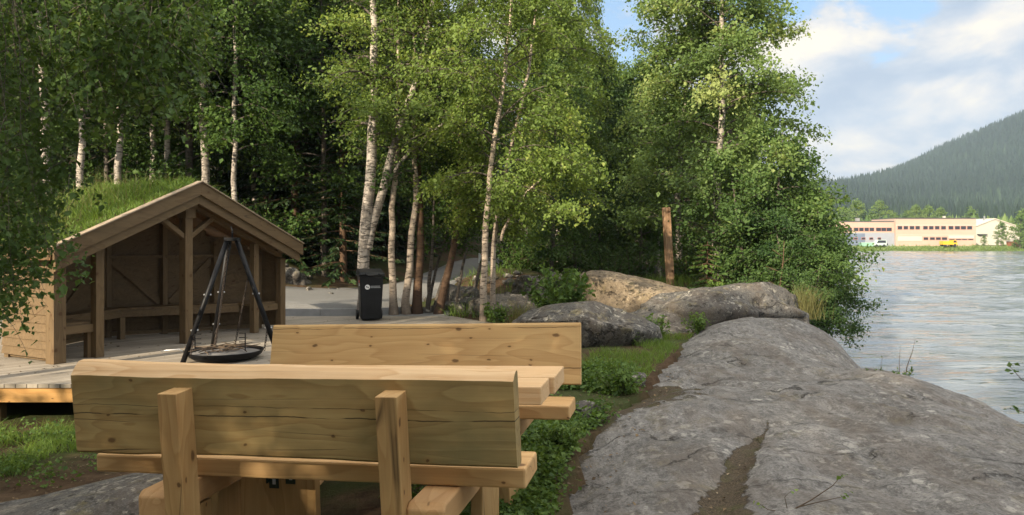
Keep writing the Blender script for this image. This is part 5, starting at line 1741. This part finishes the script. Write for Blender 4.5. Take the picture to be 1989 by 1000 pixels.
# ================================================================== far bank
BY = 208.0
GZB = float(ground_h(110.0, 209.0)) - 0.1
M['peach'] = plain('peach_render', (0.42, 0.305, 0.24), 0.8, 0.05, 0.4)
M['cream'] = plain('cream_panel', (0.47, 0.43, 0.365), 0.8, 0.04, 0.4)
M['greywall'] = plain('blue_grey_wall', (0.27, 0.285, 0.32), 0.8, 0.08, 0.5)
M['darkpatch'] = plain('dark_blue_patch', (0.13, 0.16, 0.22), 0.8, 0.12, 0.5)
M['roofdark'] = plain('dark_roof_felt', (0.07, 0.07, 0.075), 0.9, 0.1, 2)
M['glass'] = plain('dark_window_glass', (0.02, 0.022, 0.028), 0.12, 0.2, 0.6, spec=0.6)
M['frame'] = plain('reddish_window_frame', (0.33, 0.14, 0.11), 0.6, 0.1, 3)
M['shedwall'] = plain('cream_shed_wall', (0.46, 0.425, 0.36), 0.8, 0.03, 0.5)
M['redwood'] = plain('red_brown_boards', (0.30, 0.11, 0.06), 0.8, 0.15, 3)
M['yellow'] = plain('yellow_paint', (0.60, 0.36, 0.02), 0.35, 0.06, 2)
M['vanpaint'] = plain('pale_green_paint', (0.42, 0.52, 0.46), 0.3, 0.06, 2)
M['carpaint'] = plain('dark_car_paint', (0.02, 0.022, 0.028), 0.3, 0.1, 2)
M['tyre'] = plain('black_tyre', (0.02, 0.02, 0.02), 0.8, 0.1, 5)
M['container'] = plain('green_container_paint', (0.22, 0.40, 0.30), 0.6, 0.1, 2)


def bx_(px):
    return (px - CXP) / FPX * BY


def bz_(py):
    return EYE - (py - HZ) / FPX * BY


bd = empty('industrial_building', (bx_(1740), BY, GZB), 0, 'long two storey peach and grey building across the river', 'building')
X0 = bx_(1740)


def bbox(name, px0, px1, py0, py1, d0, d1, mat, parent=bd, bev=0):
    z1 = bz_(py0) - GZB; z0 = (bz_(py1) - GZB) if py1 is not None else -0.4
    return MB().box(((bx_(px0) + bx_(px1)) / 2 - X0, (d0 + d1) / 2, (z0 + z1) / 2), (bx_(px1) - bx_(px0), d1 - d0, z1 - z0)).build(name, mat, parent, bev)


bbox('wall', 1588, 1739.5, 430.5, 452.2, 0.9, 13, M['peach'])
bbox('lower_wall', 1588, 1739.5, 452.3, None, 0.6, 12.9, M['greywall'])
bbox('dark_wall_patch', 1642, 1682, 453.2, 478.5, 0.56, 0.598, M['darkpatch'])  # darker blue rectangle set on the grey lower wall
bbox('wall', 1739.6, 1896, 424.5, None, 0, 14, M['peach'])
bbox('roof', 1587, 1739.5, 429.2, 430.3, 0.7, 13.1, M['roofdark'])
bbox('roof', 1739.4, 1896.6, 422.9, 424.3, -0.2, 14.2, M['roofdark'])
bbox('chimney', 1680, 1686.5, 422.5, 429.1, 5, 6, M['concrete'])
bbox('roof_vent', 1853, 1857, 418.5, 422.8, 5, 5.6, M['shedwall'])


def win(px0, px1, py0, py1, dep):
    f = bbox('window', px0 - 0.7, px1 + 0.7, py0 - 0.6, py1 + 0.6, dep - 0.06, dep + 0.05, M['frame'])
    bbox('pane', px0, px1, py0, py1, dep - 0.075, dep - 0.062, M['glass'], f)


k_ = 359 / 1989.0
for a_, b_ in [(62, 98), (105, 150), (175, 220), (232, 277), (290, 333), (345, 390), (415, 465), (472, 520), (528, 580)]:
    win(1630 + a_ * k_, 1630 + b_ * k_, 442.3, 448.5, 0.9)
for a_ in (1594, 1604, 1614, 1624, 1634):
    win(a_, a_ + 8, 442.3, 448.5, 0.9)
for a_, b_ in [(170, 205), (252, 288), (338, 372)]:
    win(1630 + a_ * k_, 1630 + b_ * k_, 461.5, 464.8, 0.54)
win(1630 + 428 * k_, 1630 + 458 * k_, 461.5, 469, 0.6)
for a_, b_ in [(630, 675), (695, 738), (760, 805), (822, 865), (905, 950), (968, 1012), (1032, 1076), (1098, 1145), (1178, 1226), (1246, 1296), (1310, 1362), (1378, 1428)]:
    win(1630 + a_ * k_, 1630 + b_ * k_, 439.2, 445.2, 0)
for a_, b_ in [(910, 955), (978, 1026), (1042, 1090), (1106, 1158)]:
    win(1630 + a_ * k_, 1630 + b_ * k_, 461, 465.5, 0)
bbox('shutter_panel', 1743.5, 1790, 458.8, 467.8, -0.08, -0.003, M['cream'])
bbox('shutter_panel', 1842.5, 1891.5, 457.6, 463, -0.08, -0.003, M['cream'])
for a_, b_ in [(1186, 1240), (1256, 1310), (1322, 1374), (1390, 1440)]:
    win(1630 + a_ * k_, 1630 + b_ * k_, 464.0, 465.6, 0)
bbox('cornice', 1741, 1895.5, 436.6, 437.8, -0.06, -0.003, M['cream'])
bbox('cornice', 1741, 1895.5, 456, 457.0, -0.06, -0.003, M['cream'])

# cream gabled hall
ha = empty('gabled_hall', (bx_(1897), BY + 14.6, GZB), 0, 'cream gabled hall right of the long building', 'building')
sc_ = (BY + 14.6) / BY
X1 = bx_(1897)
def hx(px): return ((px - CXP) / FPX * (BY + 14.6)) - X1
def hz_(py): return EYE - (py - HZ) / FPX * (BY + 14.6) - GZB
MB().prism([(hx(1892), -0.4), (hx(1980), -0.4), (hx(1980), hz_(441)), (hx(1932), hz_(425.5)), (hx(1892), hz_(441))], 0, 22, 'y').build('wall', M['shedwall'], ha)
for s0, s1 in ((1890, 1932), (1932, 1982)):
    y0, y1 = (441.7, 425.4) if s0 == 1890 else (425.4, 441.7)
    MB().prism([(hx(s0), hz_(y0)), (hx(s1), hz_(y1)), (hx(s1), hz_(y1) + 0.25), (hx(s0), hz_(y0) + 0.25)], -0.3, 22.2, 'y').build('roof', M['cream'], ha)
MB().box((hx(1924), 3, hz_(424)), (0.35, 0.35, 1.6)).build('flue', M['steel'], ha)
MB().box((hx(1906), -0.5, hz_(455)), (2.6, 1.0, 0.25)).build('door_canopy', M['roofdark'], ha)
# small red cabin
cbn = empty('red_cabin', (bx_(1960), BY - 3.5, GZB), 0, 'small red brown cabin at the far right of the opposite bank', 'cabin')
MB().prism([(-1.35, -0.3), (1.35, -0.3), (1.35, 1.5), (0, 1.95), (-1.35, 1.5)], 0, 2.6, 'y').build('wall', M['redwood'], cbn)
for s in (-1, 1):
    MB().prism([(0, 1.97), (s * 1.65, 1.42), (s * 1.65, 1.54), (0, 2.09)][::s], -0.2, 2.8, 'y').build('roof', M['cream'], cbn)
MB().box((0.5, -0.01, 0.6), (0.5, 0.03, 1.2)).build('door', M['frame'], cbn)

# vehicles in front of the building


def vehicle(name, px, lab, cat, L, Wd, H, hood, mat, rz=0.0, dy=-3.0, cab=None):
    e = empty(name, (bx_(px), BY + dy, GZB + 0.02), rz, lab, cat)
    pr = [(-L / 2, 0.32), (L / 2, 0.32), (L / 2, 0.85), (L / 2 - hood, 0.98), (L / 2 - hood - 0.55, H), (-L / 2 + 0.15, H), (-L / 2, 1.0)]
    MB().prism(pr, -Wd / 2, Wd / 2, 'y').build('body', mat, e, 0.06)
    for s in (-1, 1):
        w = [(L / 2 - hood - 0.12, 1.02), (L / 2 - hood - 0.55, H - 0.12), (-L / 2 + 0.3, H - 0.12), (-L / 2 + 0.2, 1.02)]
        MB().prism(w[::-1] if True else w, s * (Wd / 2 + 0.006) - 0.006, s * (Wd / 2 + 0.006) + 0.006, 'y').build('side_window', M['glass'], e)
        for xx in (-L / 2 + 0.75, L / 2 - 0.8):
            MB().tube([(xx, s * (Wd / 2 - 0.18), 0.33), (xx, s * (Wd / 2 + 0.02), 0.33)], 0.33, 16).build('wheel', M['tyre'], e)
    return e


vehicle('parked_van', 1696.5, 'pale green van parked before the grey wall of the long building', 'van', 3.6, 1.8, 1.85, 0.7, M['vanpaint'], R(180), -3)
vehicle('parked_car', 1706, 'low dark car parked right of the pale green van', 'car', 3.2, 1.7, 1.25, 0.8, M['carpaint'], R(0), -1.4)
cn = empty('waste_container', (bx_(1675), BY - 2.5, GZB), 0, 'green waste container in front of the dark blue patch of wall', 'container')
MB().prism([(-1.6, 0.1), (1.6, 0.1), (1.85, 1.1), (-1.85, 1.1)], -0.9, 0.9, 'y').build('body', M['container'], cn)
MB().box((0, 0, 1.14), (3.8, 1.9, 0.07)).build('rim', M['vanpaint'], cn)
for s in (-1, 1):
    MB().box((s * 1.0, 0, 0.05), (0.2, 1.6, 0.12)).build('skid', M['tyre'], cn)
yt = empty('yellow_truck', (bx_(1827), BY - 3.6, GZB), 0, 'small yellow truck parked before the peach wall', 'truck')
MB().prism([(-1.9, 0.55), (0.75, 0.55), (0.75, 1.55), (-1.9, 1.55)], -0.95, 0.95, 'y').build('cargo_body', M['yellow'], yt, 0.05)
MB().prism([(0.8, 0.45), (2.05, 0.45), (2.05, 1.05), (1.75, 1.85), (0.8, 1.85)], -0.9, 0.9, 'y').build('cab', M['yellow'], yt, 0.05)
for s in (-1, 1):
    MB().prism([(0.95, 1.15), (1.85, 1.15), (1.65, 1.7), (0.95, 1.7)], s * 0.91 - 0.01, s * 0.91 + 0.01, 'y').build('side_window', M['glass'], yt)
    for xx in (-1.3, 1.35):
        MB().tube([(xx, s * 0.68, 0.4), (xx, s * 0.93, 0.4)], 0.4, 16).build('wheel', M['tyre'], yt)

# trees round the building
FB = [tree_meshes('far_tree%d' % i, 130 + i, [([(0, 0, -0.2), (0.1, 0, 4), (0.2, 0, 10)], 0.16, 1.0, cb)], pf, 34, 5, 15, 0.42, M['farleaf'], M['alder'], rise=0.55, droop=0.35, spread=0.35, bright=b_)
      for i, (cb, pf, b_) in enumerate([(1.5, [(0, 2.2), (0.35, 2.9), (0.75, 2.0), (1, 0.5)], 0.1), (0.4, [(0, 2.0), (0.3, 2.9), (0.7, 2.2), (1, 0.6)], 0.0)])]
for px, top, base, Y, k, lb in [
        (1664, 389, 474, 246, 0, 'tall rounded light green tree behind the left end of the long building'),
        (1709, 390, 474, 250, 0, 'tall pointed light green tree left of the chimney stack'.replace('left', 'right')),
        (1738, 414, 474, 236, 1, 'low tree behind the step in the roof of the long building'),
        (1762, 410, 474, 240, 1, 'yellowish tree behind the peach block, leftmost over its roof'),
        (1779, 399, 474, 260, 0, 'darker taller tree over the middle of the peach block'),
        (1803, 400, 474, 262, 0, 'slim tree over the middle of the peach block, right of the darker one'),
        (1827, 404, 474, 255, 0, 'bright round tree above the yellow truck'),
        (1885, 404, 474, 280, 1, 'dark tree behind the right end of the peach block'),
        (1944, 431, 477, 206, 1, 'bushy dark green tree in front of the cream hall'),
        (1911, 457, 477, 205, 1, 'small green bush at the corner of the cream hall'),
        (1981, 413, 489, 203, 1, 'large light green tree at the right edge of the opposite bank'),
        (1998, 400, 489, 206, 1, 'big tree just beyond the right edge of the opposite bank'),
        (1640, 404, 474, 236, 0, 'tree behind the hidden left wing of the long building')]:
    x = (px - CXP) / FPX * Y
    z = float(ground_h(x, Y))
    H = (EYE - (top - HZ) / FPX * Y) - z
    plant('far_tree', FB[k], (x, Y, z), px * 1.7, lb, 'tree', None, (H / 10.3 * (0.9 if k else 0.8), H / 10.3 * 0.85, H / 10.3))
# bank bushes and band of broadleaf wood at the foot of the hill: one mass
rng = np.random.default_rng(91)
n = 11000
X_ = rng.uniform(76, 160, n); Y_ = 199.0 + np.abs(rng.normal(size=n)) * 2.6
P = np.stack([X_, Y_, ground_h(X_, Y_)], 1)
tag(blades('bank_grass', P, 0.7, 0.10, M['farleaf'], rng, 0.5, tint=0.7), 'tall grass along the far river bank', kind='stuff')


def forest(name, X, Y, Z, H, rad, mat, seed, label, tint0=0.35, tsd=0.2, nl=3, ns=7, blunt=0.0):
    r_ = np.random.default_rng(seed)
    n = len(X)
    Vs, Fs, T = [], [], []
    b = 0
    ang = np.arange(ns) * 2 * math.pi / ns
    tt = np.clip(tint0 + r_.normal(size=n) * tsd + 0.45 * fbm(X * 0.012, Y * 0.012, 61), 0, 1)
    for l in range(nl):
        z0 = H * (0.05 + 0.30 * l); z1 = H * (0.45 + 0.55 * (l + 1) / nl - 0.0 * l) if l < nl - 1 else H
        r = rad * (1 - 0.30 * l)
        rj = r[:, None] * r_.uniform(0.7, 1.25, (n, ns))
        a = ang[None] + r_.uniform(0, 6.28, (n, 1))
        ring = np.stack([X[:, None] + rj * np.cos(a), Y[:, None] + rj * np.sin(a), np.repeat((Z + z0)[:, None], ns, 1) + r_.normal(size=(n, ns)) * (H * 0.03)[:, None]], 2)
        tip = np.stack([X, Y, Z + z1], 1)[:, None]
        Vs.append(np.concatenate([ring, tip], 1).reshape(-1, 3))
        base = b + np.arange(n)[:, None] * (ns + 1)
        for k in range(ns):
            Fs.append(np.concatenate([base + k, base + (k + 1) % ns, base + ns], 1))
            T.append(np.clip(tt + r_.normal(size=n) * 0.08, 0, 1))
        b += n * (ns + 1)
    me = arr_mesh(name, np.concatenate(Vs), np.concatenate(Fs), mat, False, None, {'tint': ('FACE', np.concatenate(T))})
    return tag(link(name, me), label, kind='stuff')


n = 14000
u = rng.uniform(0, 1, n)
Y_ = np.sqrt(290 ** 2 + u * (1120 ** 2 - 290 ** 2))
X_ = Y_ * rng.uniform(0.37, 0.74, n)
M['farneedle'] = leafmat('far_spruce_needles', (0.010, 0.022, 0.016), (0.026, 0.048, 0.03), 0.1, (0.055, 0.09, 0.042), 0.8)
forest('hill_forest', X_, Y_, hill_h(X_, Y_) - 0.5, rng.uniform(6, 19, n), rng.uniform(1.5, 3.3, n), M['farneedle'], 5, 'dense spruce forest covering the hillside', 0.4, 0.22)
n = 1500
Y_ = rng.uniform(262, 420, n); X_ = Y_ * rng.uniform(0.36, 0.74, n)
forest('hill_foot_wood', X_, Y_, np.maximum(hill_h(X_, Y_), ground_h(X_, Y_)) - 0.3, rng.uniform(6, 11, n), rng.uniform(2.2, 3.6, n), M['farleaf'], 6, 'mixed broadleaf wood along the foot of the hill', 0.25, 0.22, 2, 8)

# ================================================================== air
hz = MB().box((300, 560, 118), (2300, 1900, 260)).build('haze', None)
tag(hz, 'thin evening haze over the valley', kind='stuff')
m = bpy.data.materials.new('haze')
m.use_nodes = True
nt = m.node_tree
nt.nodes.clear()
vol = nt.nodes.new('ShaderNodeVolumePrincipled')
vol.inputs['Color'].default_value = (0.66, 0.82, 1.0, 1)
vol.inputs['Density'].default_value = 0.00027
vol.inputs['Anisotropy'].default_value = 0.2
out = nt.nodes.new('ShaderNodeOutputMaterial')
nt.links.new(vol.outputs[0], out.inputs['Volume'])
hz.data.materials.clear()
hz.data.materials.append(m)
